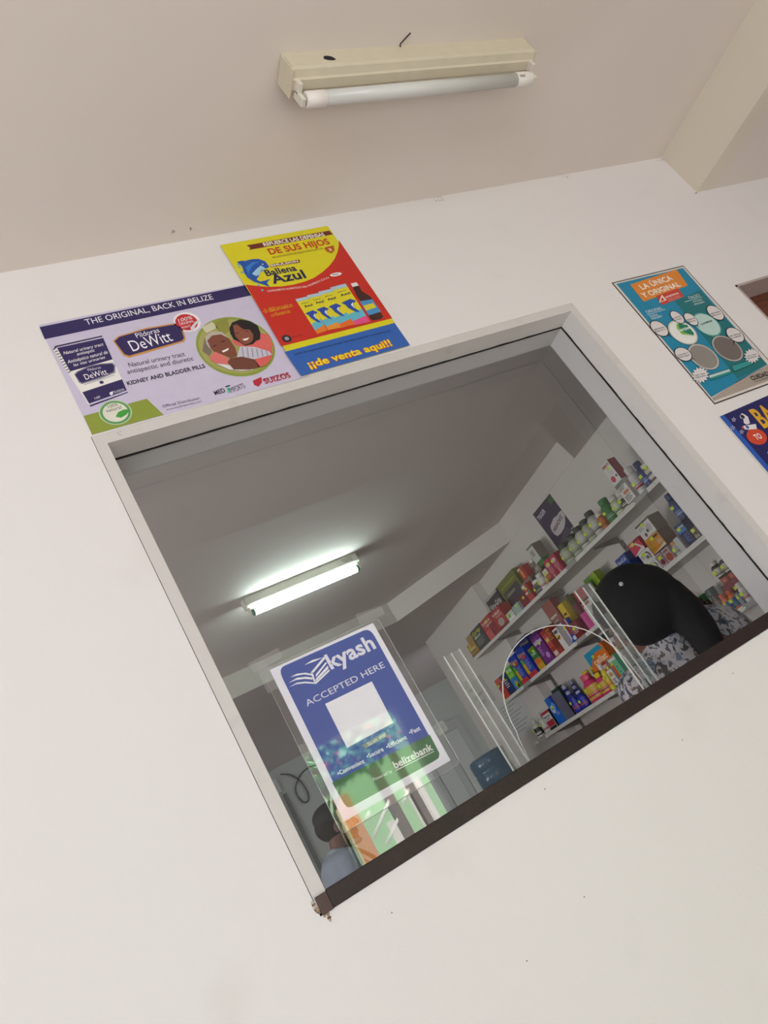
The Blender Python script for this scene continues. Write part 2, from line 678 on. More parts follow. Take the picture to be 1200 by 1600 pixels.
TUBE_E = 32.0
bo = batten('batten_light', .760, 1.357, -.396, -.338, C1, .050, -.352, 2.700, .0145, False,
            'unlit cream ceiling batten light with a frosted tube above the pharmacy window')
bm = bmesh.new()
f = bm.faces.new([bm.verts.new((.848 + .012 * math.cos(a * math.pi / 10) * (1.1 if a > 10 else .9), -.39635, 2.752 + .0075 * math.sin(a * math.pi / 10) - .0022 * math.cos(a * math.pi / 10))) for a in range(20)])
obj('knockout_hole', bm, mat('#1a1714', .9), bo)
bm = bmesh.new()
tube(bm, [(1.024, -.397, 2.772), (1.026, -.400, 2.7765), (1.033, -.409, 2.7755), (1.044, -.421, 2.7762)], .0014, 6)
obj('wire', bm, mat('#2a2420', .7), bo)
bm = bmesh.new()
for k in range(3):
    B(bm, 1.300, 1.300 + .018 - k * .002, -.3665, -.3655, 2.6975 - k * .004, 2.6988 - k * .004)
obj('printed_note', bm, mat('#8d8780', .6), bo)

bi = batten('batten_light', .925, 1.537, 2.130, 2.192, C1, .050, 2.150, 2.697, .0165, True,
            'glowing white ceiling batten light with green tube ends seen through the glass')
bm = bmesh.new()
for k in range(3):
    B(bm, 1.452 + k * .006, 1.512, 2.1288, 2.1296, 2.760 - k * .008, 2.7625 - k * .008)
obj('printed_note', bm, mat('#4a4a46', .6), bi)

# ------------------------------------------------------------------ flat printed sheets
ART = {
    'dewitt': [
        ('P', 'paper', '#c9c0d6', 0, [(0.2236, 2.6251), (0.6884, 2.6189), (0.6628, 2.345), (0.2243, 2.3486)]),
        ('P', 'headline_band', '#2b2157', 1, [(0.2229, 2.6191), (0.6869, 2.6158), (0.6826, 2.5846), (0.222, 2.587)]),
        ('T', 'lettering', '#f2eef4', 3, 'THE ORIGINAL, BACK IN BELIZE', (0.3047, 2.5998), 0.2626, 0.0146, -0.013, ''),
        ('P', 'package_picture', '#e6e3da', 1, [(0.2276, 2.556), (0.2354, 2.5598), (0.2384, 2.4982), (0.2415, 2.4449), (0.2435, 2.4162), (0.2423, 2.4108)]),
        ('P', 'package_picture', '#6a6670', 2, [(0.2286, 2.5525), (0.2348, 2.5537), (0.2349, 2.5516), (0.2285, 2.5501)]),
        ('P', 'package_picture', '#6a6670', 2, [(0.2292, 2.5456), (0.2354, 2.5468), (0.2354, 2.5447), (0.2291, 2.5432)]),
        ('P', 'package_picture', '#6a6670', 2, [(0.2298, 2.5388), (0.236, 2.5399), (0.236, 2.5378), (0.2297, 2.5363)]),
        ('P', 'package_picture', '#6a6670', 2, [(0.2304, 2.5319), (0.2366, 2.533), (0.2366, 2.5309), (0.2302, 2.5295)]),
        ('P', 'package_picture', '#6a6670', 2, [(0.2309, 2.5251), (0.2371, 2.5261), (0.2372, 2.5241), (0.2308, 2.5226)]),
        ('P', 'package_picture', '#6a6670', 2, [(0.2315, 2.5183), (0.2377, 2.5193), (0.2377, 2.5173), (0.2314, 2.5158)]),
        ('P', 'package_picture', '#6a6670', 2, [(0.2321, 2.5115), (0.2383, 2.5125), (0.2383, 2.5105), (0.232, 2.5091)]),
        ('P', 'package_picture', '#6a6670', 2, [(0.2327, 2.5047), (0.2388, 2.5057), (0.2389, 2.5037), (0.2326, 2.5023)]),
        ('P', 'package_picture', '#6a6670', 2, [(0.2332, 2.498), (0.2394, 2.499), (0.2394, 2.4969), (0.2331, 2.4956)]),
        ('P', 'package_picture', '#221a48', 2, [(0.2272, 2.5571), (0.2337, 2.5655), (0.322, 2.5656), (0.3219, 2.5626), (0.2354, 2.5619), (0.2276, 2.556)]),
        ('P', 'package_picture', '#2b2157', 2, [(0.2354, 2.5598), (0.3219, 2.5591), (0.3191, 2.5029), (0.2384, 2.4982)]),
        ('P', 'package_picture', '#e9e5df', 2, [(0.2384, 2.4982), (0.3191, 2.5029), (0.3176, 2.4518), (0.2415, 2.4449)]),
        ('P', 'package_picture', '#2b2157', 2, [(0.2415, 2.4449), (0.3176, 2.4518), (0.316, 2.4239), (0.2435, 2.4162)]),
        ('P', 'package_picture', '#2b2157', 2, [(0.2425, 2.4122), (0.3162, 2.4201), (0.3163, 2.4181), (0.2429, 2.4086)]),
        ('P', 'package_picture', '#8a8696', 3, [(0.2423, 2.4894), (0.2488, 2.4944), (0.2733, 2.501), (0.2954, 2.4996), (0.3164, 2.4948), (0.3186, 2.4878), (0.312, 2.4702), (0.2825, 2.4647), (0.2472, 2.4629), (0.2437, 2.4677)]),
        ('P', 'package_picture', '#2b2157', 4, [(0.2437, 2.4875), (0.2511, 2.4926), (0.2737, 2.498), (0.2945, 2.4974), (0.3138, 2.4929), (0.3159, 2.487), (0.3102, 2.4735), (0.2824, 2.4684), (0.2488, 2.4656), (0.2458, 2.4694)]),
        ('T', 'lettering', '#f4f0f0', 3, 'Natural urinary tract', (0.2412, 2.5401), 0.0746, 0.0075, 0.006, 'i'),
        ('T', 'lettering', '#f4f0f0', 3, 'antiseptic', (0.2624, 2.5308), 0.0331, 0.0068, 0.008, 'i'),
        ('T', 'lettering', '#f4f0f0', 3, 'Antiséptico natural de', (0.2406, 2.5172), 0.0757, 0.0082, 0.026, 'i'),
        ('T', 'lettering', '#f4f0f0', 3, 'las vías urinarias', (0.2482, 2.5074), 0.0591, 0.0067, 0.032, 'i'),
        ('T', 'lettering', '#d8d4e0', 5, 'Píldoras', (0.2679, 2.488), 0.0239, 0.0063, -0.004, ''),
        ('T', 'lettering', '#f4f0f0', 5, 'DeWitt', (0.2571, 2.4702), 0.0415, 0.0131, 0.033, ''),
        ('P', 'package_picture', '#55506a', 3, [(0.25, 2.4606), (0.3085, 2.4658), (0.3085, 2.465), (0.2499, 2.4596)]),
        ('E', 'package_picture', '#2b2157', 3, (0.2808, 2.4561), 0.0038, 0.0038),
        ('T', 'lettering', '#e8e4ec', 3, '100', (0.2561, 2.4216), 0.0101, 0.005, 0.082, 'i'),
        ('T', 'lettering', '#e8e4ec', 3, 'SUIZOS', (0.2928, 2.4244), 0.0198, 0.005, 0.032, ''),
        ('P', 'package_picture', '#e8e4ec', 3, [(0.2851, 2.4284), (0.292, 2.4301), (0.2907, 2.4245), (0.2869, 2.4212), (0.2844, 2.4237)]),
        ('P', 'green_band', '#8a9838', 1, [(0.2251, 2.3929), (0.3422, 2.3939), (0.3564, 2.3487), (0.2243, 2.3486)]),
        ('E', 'natural_seal', '#b9ccaa', 2, (0.2789, 2.3821), 0.0285, 0.0285),
        ('E', 'natural_seal', '#5c9a58', 3, (0.2789, 2.3821), 0.0264, 0.0264),
        ('E', 'natural_seal', '#dddccc', 4, (0.2789, 2.3821), 0.022, 0.022),
        ('T', 'natural_seal', '#4a4a44', 5, '100%', (0.2705, 2.3946), 0.0187, 0.0071, 0.009, ''),
        ('T', 'natural_seal', '#4a4a44', 5, 'natural', (0.2653, 2.3863), 0.0272, 0.0075, 0.016, ''),
        ('P', 'natural_seal', '#3f9a3a', 5, [(0.2755, 2.3721), (0.283, 2.3806), (0.2946, 2.3832), (0.3052, 2.3795), (0.2949, 2.3707), (0.2833, 2.3671)]),
        ('P', 'brand_badge', '#c98f4a', 2, [(0.3363, 2.5468), (0.3494, 2.5552), (0.4065, 2.5604), (0.4631, 2.5561), (0.4754, 2.5465), (0.4697, 2.5126), (0.4633, 2.5044), (0.3495, 2.4971), (0.3409, 2.506)]),
        ('P', 'brand_badge', '#2b2157', 3, [(0.3387, 2.5448), (0.3505, 2.5524), (0.4063, 2.5566), (0.4603, 2.553), (0.471, 2.5439), (0.467, 2.5141), (0.4607, 2.5084), (0.351, 2.5021), (0.3441, 2.5086)]),
        ('T', 'brand_badge', '#f0ecf0', 4, 'Píldoras', (0.3813, 2.5402), 0.0473, 0.0122, 0.039, ''),
        ('T', 'brand_badge', '#f4f0f4', 4, 'DeWitt', (0.3616, 2.5097), 0.0831, 0.0274, 0.044, ''),
        ('E', 'original_seal', '#e8e4e4', 2, (0.4895, 2.552), 0.027, 0.027),
        ('E', 'original_seal', '#bf2430', 3, (0.4884, 2.5517), 0.0221, 0.0221),
        ('P', 'original_seal', '#d5cfd6', 4, [(0.5216, 2.553), (0.5011, 2.538), (0.4885, 2.5203), (0.4891, 2.5351), (0.5054, 2.5479)]),
        ('T', 'original_seal', '#f4eaea', 4, '100%', (0.4735, 2.5556), 0.0298, 0.0091, 0.031, 'i'),
        ('T', 'original_seal', '#f4eaea', 4, 'ORIGINAL', (0.4722, 2.5468), 0.0313, 0.0068, 0.033, ''),
        ('T', 'original_seal', '#f4eaea', 4, 'PRODUCT', (0.4731, 2.5374), 0.0193, 0.0051, 0.033, ''),
        ('T', 'lettering', '#2a2438', 3, 'Natural urinary tract', (0.341, 2.4751), 0.11, 0.0107, -0.048, ''),
        ('T', 'lettering', '#2a2438', 3, 'antispectic and diuretic', (0.3321, 2.4601), 0.1299, 0.0106, -0.044, ''),
        ('T', 'lettering', '#1f1a2c', 3, 'KIDNEY AND BLADDER PILLS', (0.3222, 2.4345), 0.1534, 0.0094, -0.029, 'b'),
        ('T', 'lettering', '#2a2438', 3, 'Official Distributor:', (0.3614, 2.3641), 0.0731, 0.0066, -0.048, ''),
        ('T', 'lettering', '#6a6478', 3, 'www.medimportsbz.com', (0.3646, 2.3555), 0.0686, 0.0051, -0.032, ''),
        ('T', 'lettering', '#1f1a2c', 3, 'MED', (0.4647, 2.3601), 0.0221, 0.0104, 0.062, 'b'),
        ('T', 'lettering', '#1f1a2c', 3, 'IMPORTS', (0.4949, 2.3551), 0.0329, 0.0125, 0.101, ''),
        ('P', 'test_tube_logo', '#5cc0a0', 3, [(0.4916, 2.3689), (0.4978, 2.3698), (0.4942, 2.3577), (0.4894, 2.3558)]),
        ('P', 'test_tube_logo', '#1f1a2c', 3, [(0.4913, 2.3744), (0.5011, 2.3747), (0.5007, 2.3718), (0.4909, 2.3715)]),
        ('P', 'mask_logo', '#b5243a', 3, [(0.5479, 2.3699), (0.5686, 2.3735), (0.563, 2.3598), (0.5523, 2.3524), (0.5458, 2.3595)]),
        ('T', 'lettering', '#b5243a', 3, 'LABORATORIOS', (0.5669, 2.3616), 0.0556, 0.0069, -0.021, ''),
        ('T', 'lettering', '#b5243a', 3, 'SUIZOS', (0.5679, 2.3545), 0.0575, 0.0138, -0.012, 'b'),
        ('E', 'portrait_oval', '#8a9a3e', 2, (0.5555, 2.4632), 0.0785, 0.08),
        ('E', 'portrait_oval', '#a5a05e', 3, (0.5559, 2.4634), 0.0741, 0.0724),
        ('P', 'portrait_oval', '#c9c6a8', 4, [(0.5109, 2.5296), (0.5372, 2.5378), (0.5415, 2.5202), (0.5138, 2.5127)]),
        ('P', 'portrait_oval', '#8d8a3c', 4, [(0.5409, 2.5343), (0.5714, 2.5391), (0.5626, 2.5045), (0.5456, 2.4983), (0.5373, 2.5146)]),
        ('P', 'portrait_oval', '#7c7060', 4, [(0.4863, 2.4698), (0.5064, 2.5037), (0.5041, 2.4641), (0.4945, 2.454)]),
        ('P', 'portrait_oval', '#d8645e', 5, [(0.553, 2.48), (0.5656, 2.4806), (0.6185, 2.4803), (0.6332, 2.4711), (0.6285, 2.4448), (0.6147, 2.4196), (0.6126, 2.4293), (0.5893, 2.4481), (0.5588, 2.4623), (0.5551, 2.4658)]),
        ('P', 'portrait_oval', '#1c1618', 6, [(0.5631, 2.5113), (0.5751, 2.5239), (0.5947, 2.5274), (0.6118, 2.5175), (0.6219, 2.5003), (0.6185, 2.4803), (0.6099, 2.4645), (0.6001, 2.4629), (0.59, 2.457), (0.5727, 2.4579), (0.5671, 2.4688), (0.5585, 2.4806), (0.5588, 2.4965)]),
        ('P', 'portrait_oval', '#8a4e3c', 7, [(0.5734, 2.5163), (0.5822, 2.516), (0.589, 2.4999), (0.6011, 2.495), (0.6023, 2.4807), (0.5948, 2.4669), (0.5848, 2.4609), (0.5738, 2.4603), (0.5687, 2.4683), (0.5653, 2.4876)]),
        ('P', 'portrait_oval', '#f0e6de', 8, [(0.5747, 2.4755), (0.5907, 2.4751), (0.5839, 2.4703), (0.5778, 2.4706)]),
        ('P', 'portrait_oval', '#2a1a16', 8, [(0.5694, 2.4944), (0.5765, 2.4945), (0.5763, 2.4927), (0.5691, 2.4926)]),
        ('P', 'portrait_oval', '#2a1a16', 8, [(0.5905, 2.4936), (0.5975, 2.4931), (0.5971, 2.4911), (0.5902, 2.4919)]),
        ('P', 'portrait_oval', '#c4c0cc', 8, [(0.5445, 2.4355), (0.5625, 2.4589), (0.5898, 2.4491), (0.6126, 2.4293), (0.6145, 2.4185), (0.5754, 2.4193), (0.5513, 2.4278)]),
        ('P', 'portrait_oval', '#8d8a9e', 9, [(0.5651, 2.4569), (0.5668, 2.456), (0.5568, 2.4282), (0.5547, 2.4282)]),
        ('P', 'portrait_oval', '#8d8a9e', 9, [(0.5736, 2.4524), (0.5753, 2.4514), (0.5664, 2.4262), (0.5643, 2.4262)]),
        ('P', 'portrait_oval', '#8d8a9e', 9, [(0.5821, 2.4479), (0.5838, 2.4469), (0.576, 2.4242), (0.5739, 2.4242)]),
        ('P', 'portrait_oval', '#8d8a9e', 9, [(0.5906, 2.4434), (0.5923, 2.4424), (0.5857, 2.4222), (0.5836, 2.4222)]),
        ('P', 'portrait_oval', '#8d8a9e', 9, [(0.5992, 2.4388), (0.6009, 2.4378), (0.5955, 2.4201), (0.5933, 2.4202)]),
        ('P', 'portrait_oval', '#8d8a9e', 9, [(0.6078, 2.4343), (0.6095, 2.4333), (0.6052, 2.4181), (0.6031, 2.4181)]),
        ('P', 'portrait_oval', '#b8aea2', 9, [(0.5064, 2.5037), (0.5243, 2.5129), (0.5439, 2.5062), (0.5502, 2.4855), (0.5423, 2.4834), (0.5023, 2.4714), (0.5015, 2.485)]),
        ('P', 'portrait_oval', '#7c4636', 10, [(0.5065, 2.4924), (0.5213, 2.5024), (0.5395, 2.5002), (0.5502, 2.4855), (0.5515, 2.4579), (0.5462, 2.4372), (0.5311, 2.4366), (0.519, 2.4516), (0.5088, 2.4593), (0.5046, 2.4728)]),
        ('P', 'portrait_oval', '#f0e6de', 11, [(0.5221, 2.4583), (0.5393, 2.4618), (0.5351, 2.4564), (0.5235, 2.4539)]),
        ('P', 'portrait_oval', '#2a1a16', 11, [(0.5101, 2.4756), (0.5187, 2.4773), (0.5184, 2.4752), (0.51, 2.4734)]),
        ('P', 'portrait_oval', '#2a1a16', 11, [(0.5313, 2.4823), (0.5403, 2.4829), (0.5399, 2.4805), (0.5308, 2.4798)]),
        ('P', 'portrait_oval', '#d8706a', 11, [(0.4936, 2.452), (0.5097, 2.4612), (0.5255, 2.4395), (0.5262, 2.426), (0.5176, 2.4223), (0.4986, 2.4329), (0.4923, 2.4415)]),
        ('P', 'portrait_oval', '#d8d4d8', 11, [(0.4982, 2.432), (0.5176, 2.4223), (0.5521, 2.4), (0.5633, 2.3941), (0.5376, 2.3987), (0.5154, 2.41)]),
        ('P', 'portrait_oval', '#6e3e30', 12, [(0.5203, 2.428), (0.5307, 2.4356), (0.5536, 2.4326), (0.5748, 2.4179), (0.5765, 2.3959), (0.554, 2.3967), (0.5241, 2.4066)]),
        ('P', 'portrait_oval', '#d8605c', 12, [(0.5748, 2.4179), (0.6142, 2.4186), (0.6051, 2.4069), (0.5897, 2.3975), (0.5736, 2.3955)])],
    'azul': [
        ('P', 'paper', '#d9cd1c', 0, [(0.6475, 2.7412), (0.9196, 2.7405), (0.9135, 2.3495), (0.644, 2.3475)]),
        ('P', 'red_panel', '#c42a1e', 1, [(0.922, 2.6898), (0.9165, 2.4316), (0.6421, 2.4318), (0.6481, 2.6143), (0.6915, 2.5952), (0.7212, 2.5885), (0.7492, 2.5861), (0.7778, 2.5879), (0.8041, 2.5928), (0.8321, 2.6042), (0.8573, 2.6178), (0.8814, 2.6355), (0.9012, 2.6565), (0.9137, 2.674)]),
        ('P', 'blue_panel', '#2d5fae', 1, [(0.6414, 2.4164), (0.9145, 2.4177), (0.9135, 2.3495), (0.644, 2.3475)]),
        ('P', 'ribbon', '#6e281e', 1, [(0.7032, 2.726), (0.9155, 2.7244), (0.9181, 2.7105), (0.7031, 2.7108), (0.7084, 2.7167)]),
        ('T', 'lettering', '#efe8dc', 3, 'REFUERCE LAS DEFENSAS', (0.7411, 2.713), 0.1556, 0.011, -0.013, 'b'),
        ('T', 'lettering', '#c0391c', 3, 'DE SUS HIJOS', (0.7423, 2.6854), 0.1536, 0.0189, -0.018, 'b'),
        ('T', 'lettering', '#6e281e', 3, 'EMULSION DE ACEITE DE HIGADO DE BACALAO CON', (0.7429, 2.6729), 0.1275, 0.0052, -0.016, ''),
        ('P', 'shield', '#b5541e', 3, [(0.8746, 2.6745), (0.9006, 2.6761), (0.8954, 2.661), (0.8828, 2.6537), (0.8735, 2.6625)]),
        ('T', 'lettering', '#f0d890', 5, '3', (0.8807, 2.6606), 0.0083, 0.0086, 0.025, 'b'),
        ('P', 'ribbon', '#6e281e', 1, [(0.7273, 2.6569), (0.7994, 2.6541), (0.7965, 2.6452), (0.7253, 2.6485)]),
        ('T', 'lettering', '#efe8dc', 3, 'EMULSION', (0.7275, 2.6496), 0.0662, 0.006, -0.037, 'b'),
        ('T', 'lettering', '#1c1c4a', 3, 'Ballena', (0.7044, 2.6256), 0.0743, 0.0183, -0.02, 'b'),
        ('T', 'lettering', '#1c1c4a', 3, 'Azul', (0.7073, 2.6005), 0.0813, 0.0264, -0.035, 'b'),
        ('P', 'dolphin_picture', '#1c50a6', 2, [(0.6594, 2.6826), (0.671, 2.684), (0.6798, 2.6811), (0.695, 2.6826), (0.7102, 2.6798), (0.7216, 2.669), (0.7228, 2.6503), (0.7131, 2.6474), (0.7015, 2.645), (0.6905, 2.6333), (0.6781, 2.622), (0.6825, 2.6144), (0.6947, 2.6142), (0.7079, 2.616), (0.695, 2.6066), (0.6954, 2.5931), (0.6855, 2.6039), (0.6695, 2.6169), (0.6611, 2.6332), (0.6608, 2.6495), (0.6647, 2.6647), (0.6639, 2.6732)]),
        ('P', 'dolphin_picture', '#9fcbe0', 3, [(0.6757, 2.64), (0.6909, 2.6511), (0.7064, 2.6591), (0.7123, 2.6476), (0.7004, 2.6453), (0.6905, 2.6333), (0.6816, 2.6319)]),
        ('P', 'dolphin_picture', '#2f7cc6', 3, [(0.6712, 2.663), (0.6923, 2.6728), (0.7103, 2.6714), (0.6881, 2.664), (0.6708, 2.6468), (0.6665, 2.6317)]),
        ('E', 'dolphin_picture', '#e8f0f4', 4, (0.7117, 2.6616), 0.0017, 0.0017),
        ('E', 'dolphin_picture', '#5aa6d8', 3, (0.6603, 2.6741), 0.0028, 0.0028),
        ('E', 'dolphin_picture', '#5aa6d8', 3, (0.6586, 2.6664), 0.0028, 0.0028),
        ('E', 'dolphin_picture', '#5aa6d8', 3, (0.6565, 2.6506), 0.0027, 0.0027),
        ('E', 'dolphin_picture', '#5aa6d8', 3, (0.6741, 2.6054), 0.0027, 0.0027),
        ('E', 'dolphin_picture', '#5aa6d8', 3, (0.6755, 2.5891), 0.0027, 0.0027),
        ('E', 'dolphin_picture', '#5aa6d8', 3, (0.7014, 2.6439), 0.0028, 0.0028),
        ('T', 'lettering', '#f4e8e4', 3, 'COMPLEMENTO ALIMENTICIO CON', (0.6844, 2.5807), 0.0919, 0.0054, -0.117, ''),
        ('T', 'lettering', '#f4e8e4', 3, 'VITAMINAS A, B, D, E y', (0.7794, 2.5705), 0.0605, 0.0054, 0.214, ''),
        ('E', 'lettering', '#ece8e8', 2, (0.8585, 2.5891), 0.0149, 0.0052),
        ('T', 'lettering', '#333355', 4, 'Flúor', (0.8507, 2.5879), 0.0148, 0.0042, -0.045, 'b'),
        ('T', 'lettering', '#e8c820', 3, '4 diferentes', (0.6486, 2.5275), 0.0705, 0.0113, -0.001, 'o'),
        ('T', 'lettering', '#e8c820', 3, 'sabores', (0.6597, 2.5129), 0.0464, 0.0095, 0.012, 'o'),
        ('T', 'lettering', '#c42a1e', 4, '4 diferentes', (0.6486, 2.5275), 0.0705, 0.0113, -0.001, 'b'),
        ('T', 'lettering', '#c42a1e', 4, 'sabores', (0.6597, 2.5129), 0.0464, 0.0095, 0.012, 'b'),
        ('T', 'lettering', '#1c2448', 3, 'ESPECIAL PARA NIÑOS EN ETAPA DE CRECIMIENTO Y DESARROLLO', (0.6579, 2.4009), 0.2344, 0.0058, -0.014, ''),
        ('T', 'lettering', '#d0551e', 3, '¡¡de venta aqui!!', (0.671, 2.3608), 0.2036, 0.0187, 0.0, 'o'),
        ('T', 'lettering', '#f0d428', 4, '¡¡de venta aqui!!', (0.671, 2.3608), 0.2036, 0.0187, 0.0, 'b'),
        ('E', 'lettering', '#282430', 2, (0.6624, 2.4476), 0.0103, 0.0103),
        ('E', 'lettering', '#a09aa0', 3, (0.6624, 2.4476), 0.0048, 0.0048),
        ('T', 'lettering', '#3a1c1c', 3, 'Santa Fe', (0.6744, 2.4468), 0.0228, 0.0029, -0.049, ''),
        ('P', 'carton_picture#0', '#dccf28', 2, [(0.7326, 2.5447), (0.7644, 2.5449), (0.7567, 2.4428), (0.7308, 2.4399)]),
        ('P', 'carton_picture#0', '#a9c4d4', 3, [(0.7326, 2.5447), (0.7644, 2.5449), (0.7638, 2.5366), (0.7324, 2.5361)]),
        ('P', 'carton_picture#0', '#62b4c8', 3, [(0.7313, 2.4688), (0.7593, 2.4769), (0.7574, 2.4528), (0.731, 2.4502)]),
        ('P', 'carton_picture#0', '#e07a28', 4, [(0.731, 2.4502), (0.7579, 2.4588), (0.7567, 2.4428), (0.7308, 2.4399)]),
        ('P', 'carton_picture#0', '#2a48a0', 5, [(0.7334, 2.5001), (0.7413, 2.5022), (0.7539, 2.5042), (0.7616, 2.4957), (0.7536, 2.4915), (0.7503, 2.4811), (0.7547, 2.4664), (0.7469, 2.4706), (0.7393, 2.4833), (0.738, 2.4938)]),
        ('P', 'carton_picture#0', '#d8dce4', 6, [(0.7473, 2.4895), (0.7543, 2.4947), (0.751, 2.4852), (0.7496, 2.4779)]),
        ('T', 'lettering', '#1c1c4a', 6, 'Azul', (0.7409, 2.5159), 0.0203, 0.0061, 0.051, 'b'),
        ('T', 'lettering', '#1c1c4a', 6, 'Ballena', (0.7401, 2.5266), 0.0175, 0.0028, 0.063, ''),
        ('P', 'carton_picture#1', '#dccf28', 3, [(0.7628, 2.5482), (0.794, 2.5473), (0.7894, 2.4409), (0.7586, 2.4422)]),
        ('P', 'carton_picture#1', '#a9c4d4', 4, [(0.7628, 2.5482), (0.794, 2.5473), (0.7937, 2.5386), (0.7624, 2.5396)]),
        ('P', 'carton_picture#1', '#62b4c8', 4, [(0.7597, 2.4714), (0.7909, 2.4765), (0.7898, 2.4513), (0.759, 2.4525)]),
        ('P', 'carton_picture#1', '#e39030', 5, [(0.759, 2.4525), (0.7901, 2.4576), (0.7894, 2.4409), (0.7586, 2.4422)]),
        ('P', 'carton_picture#1', '#2a48a0', 6, [(0.7625, 2.503), (0.7703, 2.5048), (0.7828, 2.5065), (0.7902, 2.4976), (0.7822, 2.4936), (0.7787, 2.4831), (0.7827, 2.4681), (0.7751, 2.4727), (0.768, 2.4858), (0.7669, 2.4964)]),
        ('P', 'carton_picture#1', '#d8dce4', 7, [(0.7759, 2.4918), (0.783, 2.4968), (0.7795, 2.4874), (0.7779, 2.48)]),
        ('T', 'lettering', '#1c1c4a', 6, 'Azul', (0.7703, 2.5188), 0.02, 0.0061, 0.018, 'b'),
        ('T', 'lettering', '#1c1c4a', 6, 'Ballena', (0.7698, 2.5296), 0.0172, 0.0028, 0.029, ''),
        ('P', 'carton_picture#2', '#dccf28', 2, [(0.7927, 2.5512), (0.8261, 2.551), (0.8233, 2.4402), (0.7887, 2.4397)]),
        ('P', 'carton_picture#2', '#a9c4d4', 3, [(0.7927, 2.5512), (0.8261, 2.551), (0.8258, 2.5419), (0.7924, 2.542)]),
        ('P', 'carton_picture#2', '#62b4c8', 3, [(0.7898, 2.4704), (0.8242, 2.4773), (0.8236, 2.451), (0.7891, 2.4506)]),
        ('P', 'carton_picture#2', '#e06a20', 4, [(0.7891, 2.4506), (0.8237, 2.4576), (0.8233, 2.4402), (0.7887, 2.4397)]),
        ('P', 'carton_picture#2', '#2a48a0', 5, [(0.7926, 2.5037), (0.8009, 2.5058), (0.8142, 2.5078), (0.8221, 2.4986), (0.8137, 2.4943), (0.8099, 2.4832), (0.8142, 2.4675), (0.8062, 2.4722), (0.7985, 2.4857), (0.7973, 2.4969)]),
        ('P', 'carton_picture#2', '#d8dce4', 6, [(0.807, 2.4922), (0.8145, 2.4977), (0.8108, 2.4876), (0.8091, 2.4799)]),
        ('T', 'lettering', '#1c1c4a', 6, 'Azul', (0.8008, 2.5204), 0.0213, 0.0061, 0.04, 'b'),
        ('T', 'lettering', '#1c1c4a', 6, 'Ballena', (0.8002, 2.5317), 0.0184, 0.0028, 0.052, ''),
        ('P', 'carton_picture#3', '#dccf28', 3, [(0.8248, 2.5551), (0.8658, 2.5569), (0.8616, 2.437), (0.8233, 2.4382)]),
        ('P', 'carton_picture#3', '#a9c4d4', 4, [(0.8248, 2.5551), (0.8658, 2.5569), (0.8654, 2.5471), (0.8247, 2.5456)]),
        ('P', 'carton_picture#3', '#62b4c8', 4, [(0.8238, 2.4704), (0.863, 2.477), (0.862, 2.4487), (0.8235, 2.4497)]),
        ('P', 'carton_picture#3', '#e0508a', 5, [(0.8235, 2.4497), (0.8622, 2.4557), (0.8616, 2.437), (0.8233, 2.4382)]),
        ('P', 'carton_picture#3', '#2a48a0', 6, [(0.8262, 2.5054), (0.8363, 2.508), (0.8526, 2.5109), (0.8626, 2.5017), (0.8523, 2.4967), (0.848, 2.4849), (0.8538, 2.4687), (0.8438, 2.4731), (0.834, 2.4869), (0.8321, 2.4985)]),
        ('P', 'carton_picture#3', '#d8dce4', 7, [(0.8441, 2.4942), (0.8532, 2.5003), (0.8489, 2.4896), (0.8472, 2.4813)]),
        ('T', 'lettering', '#1c1c4a', 6, 'Azul', (0.8357, 2.5234), 0.0262, 0.0062, 0.08, 'b'),
        ('T', 'lettering', '#1c1c4a', 6, 'Ballena', (0.8347, 2.5352), 0.0226, 0.0029, 0.09, ''),
        ('P', 'bottle_picture', '#40241e', 2, [(0.8771, 2.5437), (0.893, 2.5431), (0.8909, 2.5253), (0.9024, 2.5044), (0.8987, 2.4412), (0.8895, 2.4365), (0.8684, 2.4386), (0.8663, 2.4456), (0.8716, 2.4979), (0.8723, 2.5196)]),
        ('P', 'bottle_picture', '#dedad8', 3, [(0.8773, 2.5536), (0.8928, 2.5538), (0.893, 2.5431), (0.8765, 2.5427)]),
        ('P', 'bottle_picture', '#4a90c4', 3, [(0.87, 2.4984), (0.9011, 2.4959), (0.9015, 2.4566), (0.868, 2.4547)]),
        ('P', 'bottle_picture', '#d8cc30', 4, [(0.871, 2.4845), (0.897, 2.4851), (0.8979, 2.4712), (0.8695, 2.4688)])],
    'unica': [
        ('P', 'paper', '#14120f', 0, [(1.5601, 2.3714), (1.832, 2.3647), (1.8218, 1.9484), (1.5499, 1.9551)]),
        ('P', 'paper', '#d8d0c6', 1, [(1.563, 2.3683), (1.8289, 2.3617), (1.8189, 1.9515), (1.553, 1.9581)]),
        ('P', 'blue_panel', '#0c83a6', 2, [(1.5705, 2.364), (1.8229, 2.3568), (1.8051, 2.0013), (1.5578, 1.9752)]),
        ('P', 'teal_panel', '#0a6f74', 3, [(1.6998, 2.262), (1.8114, 2.2735), (1.8051, 2.0013), (1.6777, 1.9942)]),
        ('P', 'swoosh', '#a89c90', 2, [(1.5549, 1.964), (1.5581, 1.9726), (1.6768, 1.9894), (1.8334, 2.0028), (1.8309, 1.9663), (1.8154, 1.9583)]),
        ('P', 'title_box', '#dc8530', 4, [(1.6093, 2.3504), (1.797, 2.3577), (1.7861, 2.2976), (1.6046, 2.2879)]),
        ('T', 'lettering', '#efe4d4', 6, 'LA ÚNICA', (1.6321, 2.324), 0.1251, 0.0222, 0.032, 'b'),
        ('T', 'lettering', '#efe4d4', 6, 'Y ORIGINAL', (1.6147, 2.2984), 0.1488, 0.0168, 0.025, 'b'),
